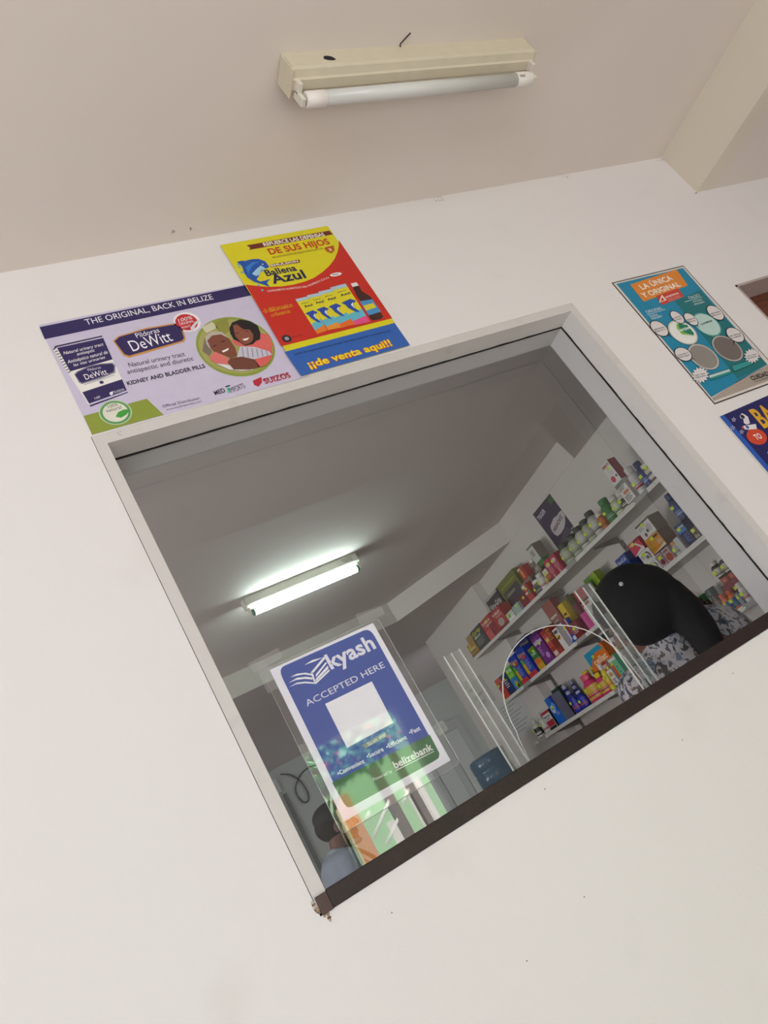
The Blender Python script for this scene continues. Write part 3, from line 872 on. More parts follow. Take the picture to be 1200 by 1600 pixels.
        ('P', 'warning_box', '#c43a30', 5, [(1.6557, 2.2935), (1.7459, 2.2978), (1.7409, 2.2674), (1.6502, 2.2624)]),
        ('P', 'warning_box', '#efe4d4', 6, [(1.6472, 2.2717), (1.677, 2.2931), (1.6772, 2.2725)]),
        ('P', 'warning_box', '#c43a30', 7, [(1.6546, 2.2734), (1.6716, 2.2861), (1.6717, 2.2741)]),
        ('T', 'lettering', '#efe4d4', 6, 'ADVERTENCIA', (1.6799, 2.2786), 0.0545, 0.0055, 0.039, 'b'),
        ('T', 'lettering', '#efe4d4', 6, 'al comprar el producto', (1.6809, 2.2721), 0.0494, 0.0025, 0.036, ''),
        ('T', 'lettering', '#efe4d4', 6, 'al comprar el producto', (1.6808, 2.267), 0.0484, 0.0025, 0.041, ''),
        ('T', 'lettering', '#d8e4e6', 6, 'ORIGINAL', (1.5836, 2.251), 0.0592, 0.009, -0.016, ''),
        ('T', 'lettering', '#d8e4e6', 6, 'NUEVA', (1.5836, 2.2368), 0.0287, 0.0069, -0.032, ''),
        ('T', 'lettering', '#d8e4e6', 6, 'IMAGEN', (1.5827, 2.2284), 0.0368, 0.0069, -0.004, ''),
        ('P', 'lettering', '#d8e4e6', 5, [(1.5804, 2.2481), (1.6505, 2.2472), (1.6502, 2.2462), (1.5797, 2.2467)]),
        ('T', 'lettering', '#d8e4e6', 6, 'FALSO', (1.7515, 2.2545), 0.0424, 0.0093, -0.015, ''),
        ('T', 'lettering', '#d8e4e6', 6, 'ANTIGUA', (1.7529, 2.241), 0.0362, 0.0059, -0.02, ''),
        ('T', 'lettering', '#d8e4e6', 6, 'IMAGEN', (1.7512, 2.2318), 0.0379, 0.0059, -0.004, ''),
        ('P', 'lettering', '#d8e4e6', 5, [(1.729, 2.2519), (1.7984, 2.2509), (1.7979, 2.2498), (1.7282, 2.2504)]),
        ('E', 'tin_picture#1', '#2a3030', 5, (1.6392, 2.1668), 0.0423, 0.0423),
        ('E', 'tin_picture#1', '#c8ccc4', 6, (1.6392, 2.1668), 0.041, 0.041),
        ('E', 'tin_picture#1', '#e8e8e0', 7, (1.6392, 2.1668), 0.0369, 0.0369),
        ('P', 'tin_picture#1', '#0f7a5c', 9, [(1.6481, 2.1955), (1.6708, 2.1826), (1.6691, 2.1549), (1.6622, 2.1478), (1.643, 2.1629), (1.6397, 2.1818)]),
        ('P', 'tin_picture#1', '#7cb83c', 8, [(1.6395, 2.1938), (1.6481, 2.1955), (1.6397, 2.1818), (1.6431, 2.1618), (1.66, 2.1474), (1.6309, 2.1624), (1.6302, 2.1804)]),
        ('T', 'lettering', '#e8f0ea', 10, 'Clotriplex', (1.6249, 2.1712), 0.046, 0.0088, -0.014, 'b'),
        ('E', 'tin_picture#2', '#0a4448', 5, (1.7326, 2.1665), 0.0425, 0.0425),
        ('E', 'tin_picture#2', '#4a9c98', 6, (1.7326, 2.1665), 0.0413, 0.0413),
        ('E', 'tin_picture#2', '#b8d4cc', 7, (1.7326, 2.1665), 0.0371, 0.0371),
        ('T', 'lettering', '#1c3c3c', 10, 'CLOTRIPLEX', (1.7112, 2.1692), 0.0478, 0.0053, 0.01, 'b'),
        ('E', 'tin_picture#3', '#2a2c2c', 5, (1.636, 2.0829), 0.0431, 0.0431),
        ('E', 'tin_picture#3', '#c4c0b8', 6, (1.636, 2.0829), 0.0418, 0.0418),
        ('E', 'tin_picture#3', '#8c8880', 7, (1.636, 2.0829), 0.0376, 0.0376),
        ('E', 'tin_picture#4', '#2a2c2c', 5, (1.7287, 2.0822), 0.0444, 0.0444),
        ('E', 'tin_picture#4', '#b0aca4', 6, (1.7287, 2.0822), 0.0431, 0.0431),
        ('E', 'tin_picture#4', '#6e6660', 7, (1.7287, 2.0822), 0.0388, 0.0388),
        ('P', 'speech_bubble#1', '#14140f', 9, [(1.5947, 2.1635), (1.5857, 2.1962), (1.5703, 2.1966)]),
        ('E', 'speech_bubble#1', '#14140f', 9, (1.5795, 2.1981), 0.0249, 0.028),
        ('E', 'speech_bubble#1', '#dcd6d4', 10, (1.5795, 2.1981), 0.0224, 0.0252),
        ('T', 'lettering', '#22201c', 11, 'SOBRA MOLIDA', (1.5592, 2.197), 0.0381, 0.0036, -0.025, 'b'),
        ('T', 'lettering', '#22201c', 11, 'PESADA 0.5 G', (1.5564, 2.1904), 0.038, 0.0036, -0.027, 'b'),
        ('P', 'speech_bubble#2', '#14140f', 9, [(1.6548, 2.1891), (1.6681, 2.2115), (1.6521, 2.2119)]),
        ('E', 'speech_bubble#2', '#14140f', 9, (1.6617, 2.2134), 0.0187, 0.0234),
        ('E', 'speech_bubble#2', '#dcd6d4', 10, (1.6617, 2.2134), 0.0168, 0.021),
        ('T', 'lettering', '#22201c', 11, 'LOGO', (1.646, 2.2121), 0.0285, 0.0037, -0.021, 'b'),
        ('T', 'lettering', '#22201c', 11, 'ACTUAL', (1.643, 2.2053), 0.0284, 0.0037, -0.023, 'b'),
        ('P', 'speech_bubble#3', '#14140f', 9, [(1.7003, 2.1643), (1.704, 2.1935), (1.6878, 2.194)]),
        ('E', 'speech_bubble#3', '#14140f', 9, (1.6975, 2.1954), 0.0187, 0.0234),
        ('E', 'speech_bubble#3', '#dcd6d4', 10, (1.6975, 2.1954), 0.0168, 0.021),
        ('T', 'lettering', '#22201c', 11, 'SIN', (1.6816, 2.1942), 0.0289, 0.0037, -0.025, 'b'),
        ('T', 'lettering', '#22201c', 11, 'BRILLO', (1.6785, 2.1874), 0.0288, 0.0037, -0.027, 'b'),
        ('P', 'speech_bubble#4', '#14140f', 9, [(1.7743, 2.1594), (1.7982, 2.1895), (1.7813, 2.19)]),
        ('E', 'speech_bubble#4', '#14140f', 9, (1.7915, 2.1915), 0.0249, 0.028),
        ('E', 'speech_bubble#4', '#dcd6d4', 10, (1.7915, 2.1915), 0.0224, 0.0252),
        ('T', 'lettering', '#22201c', 11, 'SOBRA MOLIDA', (1.7706, 2.1903), 0.0386, 0.0037, -0.026, 'b'),
        ('T', 'lettering', '#22201c', 11, 'PESADA 0.5 G', (1.7674, 2.1834), 0.0385, 0.0037, -0.027, 'b'),
        ('P', 'speech_bubble#5', '#14140f', 9, [(1.7519, 2.0829), (1.7955, 2.1085), (1.7789, 2.1093)]),
        ('E', 'speech_bubble#5', '#14140f', 9, (1.7889, 2.1106), 0.0273, 0.0273),
        ('E', 'speech_bubble#5', '#dcd6d4', 10, (1.7889, 2.1106), 0.0245, 0.0245),
        ('T', 'lettering', '#22201c', 11, 'SE SALE', (1.7665, 2.1099), 0.0419, 0.0036, -0.043, 'b'),
        ('T', 'lettering', '#22201c', 11, 'AL SOPLAR', (1.7633, 2.1033), 0.0418, 0.0036, -0.045, 'b'),
        ('P', 'speech_bubble#6', '#14140f', 9, [(1.6053, 2.0799), (1.589, 2.1059), (1.5739, 2.1067)]),
        ('E', 'speech_bubble#6', '#14140f', 9, (1.583, 2.1079), 0.0264, 0.0231),
        ('E', 'speech_bubble#6', '#dcd6d4', 10, (1.583, 2.1079), 0.0237, 0.0207),
        ('T', 'lettering', '#22201c', 11, 'COLOR Y', (1.5615, 2.1074), 0.0405, 0.0035, -0.046, 'b'),
        ('T', 'lettering', '#22201c', 11, 'TEXTURA', (1.5588, 2.101), 0.0404, 0.0035, -0.047, 'b'),
        ('P', 'tin_side_picture#1', '#14302e', 5, [(1.6019, 2.0314), (1.6809, 2.0286), (1.677, 2.0134), (1.5959, 2.0152)]),
        ('P', 'tin_side_picture#1', '#b8d0c8', 6, [(1.6028, 2.0301), (1.678, 2.027), (1.6769, 2.0202), (1.5993, 2.0231)]),
        ('P', 'tin_side_picture#1', '#1c8c88', 6, [(1.5993, 2.0231), (1.6765, 2.0198), (1.6748, 2.0142), (1.5974, 2.0167)]),
        ('P', 'tin_side_picture#2', '#0a3438', 5, [(1.6926, 2.0341), (1.7729, 2.0311), (1.7672, 2.0159), (1.6838, 2.0142)]),
        ('P', 'tin_side_picture#2', '#2a9490', 6, [(1.6936, 2.0322), (1.769, 2.0291), (1.7653, 2.0176), (1.6871, 2.0162)]),
        ('P', 'speech_bubble#7', '#14140f', 9, [(1.5982, 2.0326), (1.6006, 2.025), (1.5894, 2.0263), (1.5862, 2.0176), (1.5786, 2.0225), (1.5706, 2.0146), (1.568, 2.022), (1.5567, 2.0163), (1.5596, 2.0249), (1.5473, 2.0225), (1.5551, 2.0305), (1.5442, 2.0319), (1.5554, 2.0378), (1.5479, 2.0427), (1.5603, 2.0453), (1.5579, 2.0529), (1.569, 2.0517), (1.5721, 2.0604), (1.5798, 2.0555), (1.5879, 2.0637), (1.5905, 2.0561), (1.6021, 2.0621), (1.599, 2.0533), (1.6117, 2.0559), (1.6036, 2.0476), (1.6149, 2.0462), (1.6033, 2.0402), (1.6109, 2.0352)]),
        ('P', 'speech_bubble#7', '#dcd6d4', 10, [(1.5971, 2.033), (1.5994, 2.0258), (1.5888, 2.027), (1.5858, 2.0189), (1.5786, 2.0235), (1.571, 2.0159), (1.5686, 2.023), (1.558, 2.0176), (1.5607, 2.0257), (1.5491, 2.0234), (1.5565, 2.0309), (1.5462, 2.0323), (1.5567, 2.0378), (1.5497, 2.0425), (1.5614, 2.045), (1.5591, 2.0521), (1.5696, 2.0509), (1.5725, 2.0592), (1.5798, 2.0546), (1.5874, 2.0623), (1.5899, 2.0552), (1.6008, 2.0608), (1.5979, 2.0525), (1.6099, 2.0549), (1.6022, 2.0471), (1.6128, 2.0458), (1.6019, 2.0401), (1.6091, 2.0354)]),
        ('T', 'lettering', '#22201c', 11, 'LISA Y MAS', (1.5622, 2.0407), 0.0343, 0.003, -0.098, 'b'),
        ('T', 'lettering', '#22201c', 11, 'DESLIZABLE', (1.5595, 2.035), 0.0342, 0.003, -0.099, 'b'),
        ('P', 'speech_bubble#8', '#14140f', 9, [(1.8, 2.0325), (1.8021, 2.0251), (1.7909, 2.0264), (1.7873, 2.0181), (1.7799, 2.0228), (1.7715, 2.0151), (1.7691, 2.0223), (1.7576, 2.0168), (1.7608, 2.025), (1.7483, 2.0227), (1.7565, 2.0304), (1.7455, 2.0317), (1.757, 2.0374), (1.7497, 2.0422), (1.7622, 2.0447), (1.7601, 2.052), (1.7712, 2.0508), (1.7747, 2.0592), (1.7823, 2.0545), (1.7908, 2.0624), (1.7931, 2.0551), (1.805, 2.0608), (1.8016, 2.0523), (1.8145, 2.0548), (1.806, 2.0469), (1.8173, 2.0456), (1.8054, 2.0398), (1.8128, 2.0349)]),
        ('P', 'speech_bubble#8', '#dcd6d4', 10, [(1.7989, 2.0328), (1.8009, 2.0259), (1.7903, 2.0271), (1.787, 2.0192), (1.7799, 2.0237), (1.772, 2.0164), (1.7698, 2.0232), (1.7589, 2.018), (1.762, 2.0258), (1.7502, 2.0236), (1.7579, 2.0309), (1.7475, 2.0321), (1.7583, 2.0375), (1.7515, 2.042), (1.7633, 2.0443), (1.7613, 2.0512), (1.7718, 2.0501), (1.7751, 2.058), (1.7822, 2.0536), (1.7902, 2.061), (1.7924, 2.0541), (1.8036, 2.0595), (1.8004, 2.0516), (1.8126, 2.0539), (1.8046, 2.0464), (1.8152, 2.0452), (1.804, 2.0397), (1.811, 2.0352)]),
        ('T', 'lettering', '#22201c', 11, 'LISA Y MAS', (1.7637, 2.0399), 0.0349, 0.0031, -0.077, 'b'),
        ('T', 'lettering', '#22201c', 11, 'BURDA', (1.7605, 2.034), 0.0349, 0.0031, -0.079, 'b'),
        ('T', 'lettering', '#1c1a18', 6, 'CUIDADO', (1.7162, 1.9755), 0.0809, 0.0129, -0.053, 'b'),
        ('T', 'lettering', '#1c1a18', 6, 'NO SE DEJE ENGAÑAR', (1.7193, 1.9683), 0.0824, 0.0042, -0.066, '')],
    'back': [
        ('P', 'paper', '#e0dcd8', 0, [(1.5304, 1.923), (1.8094, 1.9258), (1.8072, 1.493), (1.5282, 1.493)]),
        ('P', 'blue_panel', '#17165a', 1, [(1.5344, 1.922), (1.8074, 1.9248), (1.8052, 1.495), (1.5322, 1.495)]),
        ('P', 'side_stripe', '#2256b0', 2, [(1.5344, 1.922), (1.5494, 1.922), (1.5472, 1.495), (1.5322, 1.495)]),
        ('T', 'lettering', '#dba71e', 3, 'BACK', (1.6267, 1.8528), 0.1412, 0.0563, -0.017, 'b'),
        ('E', 'to_badge', '#cf4424', 2, (1.5871, 1.8405), 0.0298, 0.0224),
        ('T', 'lettering', '#f0e8e0', 4, 'TO', (1.5785, 1.8326), 0.0217, 0.0153, -0.033, 'b'),
        ('T', 'lettering', '#f0e8e0', 3, 'SCHOOL', (1.5757, 1.778), 0.1531, 0.0195, -0.016, 'b'),
        ('P', 'star_picture#320', '#c8c8dc', 3, [(1.5716, 1.9074), (1.5688, 1.9025), (1.5741, 1.9005), (1.567, 1.8994), (1.5641, 1.8945), (1.5625, 1.8987), (1.5554, 1.8977), (1.5615, 1.9014), (1.56, 1.9056), (1.5654, 1.9037)]),
        ('P', 'star_picture#320', '#17165a', 4, [(1.5685, 1.9044), (1.5671, 1.9018), (1.5698, 1.9008), (1.5661, 1.9002), (1.5646, 1.8976), (1.5637, 1.8998), (1.56, 1.8993), (1.5631, 1.9012), (1.5624, 1.9035), (1.5652, 1.9025)]),
        ('P', 'star_picture#305', '#c8c8dc', 3, [(1.549, 1.8896), (1.5463, 1.8848), (1.5515, 1.8828), (1.5446, 1.8817), (1.5417, 1.877), (1.5401, 1.8811), (1.5331, 1.8801), (1.5391, 1.8837), (1.5376, 1.8879), (1.5429, 1.8861)]),
        ('P', 'star_picture#305', '#17165a', 4, [(1.546, 1.8867), (1.5446, 1.8842), (1.5473, 1.8831), (1.5436, 1.8825), (1.5421, 1.88), (1.5412, 1.8822), (1.5376, 1.8817), (1.5407, 1.8836), (1.54, 1.8858), (1.5428, 1.8849)]),
        ('P', 'star_picture#430', '#c8c8dc', 3, [(1.5639, 1.8719), (1.5612, 1.8671), (1.5664, 1.8651), (1.5594, 1.8641), (1.5565, 1.8593), (1.5549, 1.8634), (1.5479, 1.8625), (1.5539, 1.8661), (1.5524, 1.8703), (1.5578, 1.8684)]),
        ('P', 'star_picture#430', '#17165a', 4, [(1.5608, 1.869), (1.5594, 1.8665), (1.5622, 1.8655), (1.5585, 1.8649), (1.557, 1.8624), (1.5561, 1.8645), (1.5524, 1.8641), (1.5555, 1.866), (1.5548, 1.8682), (1.5576, 1.8672)]),
        ('P', 'rocket_picture', '#e4e0e0', 4, [(1.573, 1.878), (1.5913, 1.8747), (1.6146, 1.8696), (1.6053, 1.8572), (1.58, 1.8642), (1.5711, 1.8686)]),
        ('P', 'rocket_picture', '#d05040', 5, [(1.5675, 1.8766), (1.575, 1.8773), (1.5717, 1.8691), (1.567, 1.8723)]),
        ('E', 'rocket_picture', '#3a5aa0', 5, (1.5835, 1.8708), 0.0047, 0.0047),
        ('P', 'rocket_picture', '#e0dce0', 4, [(1.5894, 1.9037), (1.6023, 1.9082), (1.6068, 1.9021), (1.6104, 1.8939), (1.6005, 1.877), (1.5882, 1.8769), (1.5838, 1.883), (1.5923, 1.8936), (1.5861, 1.8981)]),
        ('E', 'rocket_picture', '#1a1a30', 5, (1.5955, 1.8992), 0.0059, 0.0059)],
    'kyash': [
        ('P', 'paper', '#f3f1fa', 0, [(0.3448, 1.8541), (0.5579, 1.8528), (0.5536, 1.5725), (0.339, 1.5745)]),
        ('P', 'blue_panel', '#2848a4', 1, [(0.3581, 1.8305), (0.3591, 1.8389), (0.3616, 1.845), (0.3656, 1.8486), (0.3711, 1.8497), (0.534, 1.8471), (0.54, 1.8457), (0.5443, 1.842), (0.5468, 1.8358), (0.5474, 1.8273), (0.5413, 1.6019), (0.5402, 1.5943), (0.5374, 1.589), (0.5329, 1.586), (0.5268, 1.5851), (0.3645, 1.5899), (0.3591, 1.5911), (0.3553, 1.5944), (0.3531, 1.5998), (0.3525, 1.6072)]),
        ('P', 'green_panel', '#2c6a34', 2, [(0.3513, 1.6369), (0.5439, 1.627), (0.5427, 1.6011), (0.542, 1.5916), (0.5363, 1.5857), (0.5249, 1.5851), (0.3613, 1.5883), (0.3548, 1.5912), (0.3527, 1.5989)]),
        ('T', 'lettering', '#eceaf4', 4, 'kyash', (0.4431, 1.8079), 0.0958, 0.0285, -0.001, 'b'),
        ('T', 'lettering', '#eceaf4', 4, 'ACCEPTED HERE', (0.3734, 1.7672), 0.1617, 0.0112, 0.009, ''),
        ('P', 'blank_panel', '#f6f4fa', 3, [(0.4036, 1.7576), (0.4987, 1.7562), (0.4959, 1.6747), (0.401, 1.6744)]),
        ('P', 'scan_note', '#8d8a84', 3, [(0.4255, 1.6666), (0.4729, 1.6679), (0.4747, 1.6591), (0.4287, 1.6592)]),
        ('T', 'lettering', '#eceaf4', 5, 'Scan me', (0.436, 1.6599), 0.0363, 0.0063, 0.03, ''),
        ('T', 'lettering', '#e4e6f0', 4, '•Convenient', (0.3656, 1.6414), 0.051, 0.0071, -0.041, 'b'),
        ('T', 'lettering', '#e4e6f0', 4, '•Secure', (0.4238, 1.6425), 0.0324, 0.0073, -0.04, 'b'),
        ('T', 'lettering', '#e4e6f0', 4, '•Efficient', (0.4623, 1.6407), 0.0415, 0.0074, -0.022, 'b'),
        ('T', 'lettering', '#e4e6f0', 4, '•Fast', (0.5115, 1.6431), 0.0226, 0.0075, -0.062, 'b'),
        ('T', 'lettering', '#e4ece4', 4, 'Powered by', (0.4146, 1.6058), 0.0364, 0.0055, -0.066, ''),
        ('T', 'lettering', '#eceee8', 4, 'belizebank', (0.4581, 1.606), 0.0783, 0.0123, -0.042, 'b'),
        ('P', 'lettering', '#eceee8', 4, [(0.4576, 1.604), (0.5353, 1.5999), (0.5352, 1.5987), (0.4574, 1.6025)]),
        ('P', 'emblem', '#f8f6fc', 4, [(0.4419, 1.8339), (0.4443, 1.8306), (0.4115, 1.8162), (0.4071, 1.8183)]),
        ('P', 'emblem', '#f8f6fc', 4, [(0.4032, 1.8355), (0.4208, 1.8376), (0.4413, 1.8335), (0.4239, 1.8336)]),
        ('P', 'emblem', '#f8f6fc', 4, [(0.4067, 1.8174), (0.4102, 1.8157), (0.4065, 1.7958), (0.4042, 1.798)]),
        ('P', 'emblem', '#f8f6fc', 4, [(0.4138, 1.8115), (0.4406, 1.8239), (0.4421, 1.8214), (0.412, 1.8069)]),
        ('P', 'emblem', '#f8f6fc', 4, [(0.41, 1.8044), (0.4409, 1.8167), (0.4396, 1.811), (0.4077, 1.8)]),
        ('P', 'emblem', '#f8f6fc', 4, [(0.4066, 1.7992), (0.4398, 1.8095), (0.4394, 1.8062), (0.4054, 1.7957)]),
        ('P', 'emblem', '#f8f6fc', 4, [(0.3709, 1.8268), (0.3845, 1.8271), (0.3989, 1.8222), (0.4068, 1.8163), (0.4061, 1.8132), (0.3948, 1.8208), (0.3814, 1.8244)]),
        ('P', 'emblem', '#f8f6fc', 4, [(0.3635, 1.8188), (0.3811, 1.8205), (0.3955, 1.8156), (0.4052, 1.8095), (0.4045, 1.8057), (0.3924, 1.813), (0.3779, 1.8176)]),
        ('P', 'emblem', '#f8f6fc', 4, [(0.3604, 1.8115), (0.3771, 1.8128), (0.3914, 1.8079), (0.403, 1.8009), (0.4062, 1.796), (0.3887, 1.8059), (0.3744, 1.8108)])],
    'pesadez': [
        ('P', 'paper', '#2a2444', 0, [(-2.2794, 2.632), (-2.05, 2.6292), (-2.0499, 2.4064), (-2.2744, 2.3887)]),
        ('P', 'green_patch', '#2c5a2c', 1, [(-2.0956, 2.6179), (-2.0529, 2.6163), (-2.0493, 2.5866), (-2.1051, 2.5819)]),
        ('P', 'badge', '#c4bcc0', 1, [(-2.2128, 2.5036), (-2.1489, 2.521), (-2.1049, 2.5136), (-2.0903, 2.5171), (-2.0619, 2.5168), (-2.0499, 2.5115), (-2.0537, 2.4804), (-2.0846, 2.4539), (-2.1223, 2.4364), (-2.1698, 2.4297), (-2.2119, 2.4347), (-2.2246, 2.4583), (-2.2241, 2.4843)]),
        ('T', 'lettering', '#4a1c30', 2, 'PESADEZ', (-2.2079, 2.4595), 0.1339, 0.0205, 0.19, 'b'),
        ('T', 'lettering', '#c8c4d0', 2, 'TRIGER', (-2.2649, 2.574), 0.0977, 0.0263, 0.068, 'b'),
        ('P', 'ribbon', '#4a4258', 1, [(-2.265, 2.3883), (-2.1082, 2.4327), (-2.0766, 2.4002), (-2.0518, 2.405), (-2.0559, 2.3949), (-2.249, 2.371)])]}

on_wall = lambda off: (lambda u, v, l: (u, -off - l, v))


def poster(key, name, label, cat, to3, rough=.42):
    prims = ART[key]
    base = [p for p in prims if p[1] == 'paper'][0][4]
    cu = sum(p[0] for p in base) / len(base)
    cv = min(p[1] for p in base)
    o = thing(name, label, cat, to3(cu, cv, 0))
    made = build_art(prims, o, to3, rough=rough, split=True)
    return o, made


GR = 'medicine posters on the white wall'
poster('dewitt', 'poster', 'lavender wide poster for kidney and bladder pills, left above the window', 'poster', on_wall(.0009))[0]['group'] = GR
poster('azul', 'poster', 'yellow, red and blue tall poster with a blue dolphin above the window', 'poster', on_wall(.0042))[0]['group'] = GR
poster('unica', 'poster', 'teal poster with orange title and black outline right of the window', 'poster', on_wall(.0009))[0]['group'] = GR
poster('back', 'poster', 'dark blue poster with yellow BACK lettering at the right edge', 'poster', on_wall(.0009))[0]['group'] = GR

# payment sign laminated and taped to the outside of the glass
ky, made = poster('kyash', 'payment_sign', 'laminated blue payment sign taped on the window glass', 'sign', lambda u, v, l: (u, GY - .0013 - l * .6, v), .5)
bm = bmesh.new()
L = [(.330, 1.857), (.571, 1.858), (.5665, 1.560), (.3265, 1.559)]
pts = []
for i in range(4):
    p, a, b = Vector(L[i]), Vector(L[i - 1]), Vector(L[(i + 1) % 4])
    da, db = (a - p).normalized() * .010, (b - p).normalized() * .010
    for k in range(6):
        t = k / 5
        pts.append(((1 - t) ** 2) * (p + da) + 2 * t * (1 - t) * p + t * t * (p + db))
nu = 24
bmesh_f = bm.faces.new([bm.verts.new((p.x, GY - .0026, p.y)) for p in pts])
obj('laminate_film', bm, M_LAM, ky)
bm = bmesh.new()
tube(bm, [(p.x, GY - .0026, p.y) for p in pts] + [(pts[0].x, GY - .0026, pts[0].y)], .0006, 5)
obj('film_edge', bm, thin_clear('film_rim', 2.0, (.9, .9, .9), .35, .1), ky)
for i, (x, z, w, h, a) in enumerate(((.345, 1.872, .060, .020, .1), (.333, 1.845, .020, .055, .0), (.560, 1.869, .055, .020, -.05), (.566, 1.628, .024, .020, .1), (.334, 1.70, .016, .03, 0))):
    bm = bmesh.new()
    ca, sa = math.cos(a), math.sin(a)
    vv = [bm.verts.new((x + u * w / 2 * ca - v * h / 2 * sa, GY - .0036 - i * .0002, z + u * w / 2 * sa + v * h / 2 * ca)) for u, v in ((-1, -1), (1, -1), (1.04, .9), (-.96, 1.05))]
    bm.faces.new(vv)
    obj('tape', bm, M_TAPE, ky)

# ------------------------------------------------------------------ clear acrylic slides either side of the arch
for xa, xb, zt, lab in ((.649, .6845, 1.7375, 'clear acrylic slide strip left of the arched hole in the glass'),
                        (.985, 1.0265, 1.7345, 'clear acrylic slide strip right of the arched hole in the glass')):
    t = thing('acrylic_strip', lab, 'strip', ((xa + xb) / 2, GY + .004, 1.5065), 'acrylic strips beside the arch')
    zb = 1.5040
    bm = bmesh.new()
    B(bm, xa, xb, GY + .0012, GY + .0032, zb, zt, 0, .0004)
    pl = obj('plate', bm, M_ACRYL, t)
    mid_ = xa + (xb - xa) * .47 if xa < .8 else xa + (xb - xa) * .55
    for ex, rr in ((xa, .0009), (mid_, .0008), (xb, .0009)):
        bm = bmesh.new()
        B(bm, ex - rr, ex + rr, GY + .0008, GY + .0040, zb, zt, 0)
        obj('polished_edge', bm, M_EDGE, pl)
    bm = bmesh.new()
    lo, hi = (xa, mid_) if xa < .8 else (mid_, xb)
    for k in range(5):
        zc = zb + .03 + k * .042 + random.uniform(-.008, .008)
        cx = (lo + hi) / 2
        bm.faces.new([bm.verts.new((cx + (hi - lo) * .42 * math.cos(a * math.pi / 9) * random.uniform(.85, 1.05), GY + .00085, zc + random.uniform(.013, .017) * math.sin(a * math.pi / 9))) for a in range(18)])
    obj('glue_patch', bm, thin_clear('dried_glue', 2.5, (.92, .92, .92), .14, .2), pl)

# ------------------------------------------------------------------ shelving on the side wall


def shz(s, y):
    return {'A': 2.199 + .0235 * (y - 1.19), 'B': 1.894 + .006 * (y - 1.2), 'C': 1.5775 + .008 * (y - 1.15)}[s]


M_SHELF = plaster('shelf_board', '#d3d0c8', .05, 30, .5)
for s, yend, lab in (('A', 3.43, 'top white shelf board on the inner side wall'), ('B', 3.38, 'middle white shelf board on the inner side wall'), ('C', 3.36, 'lower white shelf board on the inner side wall')):
    t = thing('wall_shelf', lab, 'shelf', (2.6, 2.0, shz(s, 2.0) - .022), 'white wall shelves in the pharmacy')
    th = .020
    bm = bmesh.new()
    y0 = .62
    poly = [(2.500, y0), (2.705, y0), (2.705, 3.165), (2.645, 3.185), (2.634, yend), (2.500, yend)]
    lo = [bm.verts.new((x, y, shz(s, y) - th - .0008)) for x, y in poly]
    hi = [bm.verts.new((x, y, shz(s, y) - .0008)) for x, y in poly]
    bm.faces.new(lo)
    bm.faces.new(hi)
    for k in range(6):
        bm.faces.new((lo[k], lo[(k + 1) % 6], hi[(k + 1) % 6], hi[k]))
    bd = obj('board', bm, M_SHELF, t)
    bm = bmesh.new()
    for k in range(9):
        y = .9 + k * .3 + random.uniform(-.05, .05)
        z = shz(s, y) - .011
        lathe(bm, [(.0022, 2.4992), (.0022, 2.5002)], 0, y, z, 8, 'X')
    obj('screw_hole', bm, mat('#2a2622', .8), bd)
    for y in (1.20, 1.82, 2.45, 3.08):
        z = shz(s, y) - th - .001
        bm = bmesh.new()
        pr = [(2.700, z), (2.530, z), (2.530, z - .008), (2.700, z - .034)]
        a = [bm.verts.new((x, y - .004, zz)) for x, zz in pr]
        b = [bm.verts.new((x, y + .004, zz)) for x, zz in pr]
        bm.faces.new(a)
        bm.faces.new(b)
        for k in range(4):
            bm.faces.new((a[k], a[(k + 1) % 4], b[(k + 1) % 4], b[k]))
        obj('bracket', bm, mat('#8f8c86', .4, .6), t)
    for y in {'A': (2.0, 1.32), 'B': (3.03, 2.30), 'C': (3.24, 2.27, 1.19)}[s]:
        z = shz(s, y)
        r = box('label_holder', 2.4965, 2.4995, y - .055, y + .055, z - .022, z - .002, mat('#9a9a96', .2), t)
        r2 = box('holder_clip', 2.4955, 2.4966, y + .045, y + .052, z - .016, z - .008, mat('#f4f4f0', .2), r)
for y, lab in ((1.20, 'slotted metal shelf upright nearest the window'), (1.82, 'slotted metal shelf upright above the woman\'s hair'), (2.45, 'slotted metal shelf upright behind the acrylic strip'), (3.08, 'slotted metal shelf upright at the far end of the shelves')):
    t = thing('shelf_upright', lab, 'upright', (2.704, y, 1.2), 'metal shelf uprights')
    box('rail', 2.7012, 2.7078, y - .014, y + .014, 1.2, 2.165, mat('#8c8983', .35, .6), t)
    bm = bmesh.new()
    for k in range(30):
        B(bm, 2.7006, 2.7012, y - .003, y + .003, 1.22 + k * .031, 1.235 + k * .031)
    obj('slots', bm, mat('#2b2a28', .8), t)

# sheets on the side wall
side = lambda x: (lambda u, v, l: (x - l, -u, v))
poster('pesadez', 'poster', 'dark purple poster with white badge on the wall above the top shelf', 'poster', side(2.7072))[0]['group'] = 'posters inside the pharmacy'
t = thing('notice', 'white printed notice on the far end of the shelf wall beside the acrylic strip', 'notice', (2.632, 3.55, 1.62))
nx = lambda y: 2.648 - (y - 3.19) * (.048 / .95) - .0012
nf = lambda u, v, l: (nx(-u) - l, -u, v)
build_art([('P', 'paper', '#c6c8c4', 0, [(-3.76, 1.67), (-3.40, 1.67), (-3.40, 1.93), (-3.76, 1.93)])] +
          [('P', 'lettering', '#8d9190', 2, [(-3.72, 1.90 - k * .024), (-3.47 - .05 * (k % 3), 1.90 - k * .024), (-3.47 - .05 * (k % 3), 1.895 - k * .024), (-3.72, 1.895 - k * .024)]) for k in range(9)], t, nf)
t = thing('notice', 'second printed notice above the far end of the middle shelf', 'notice', (2.625, 3.75, 1.98))
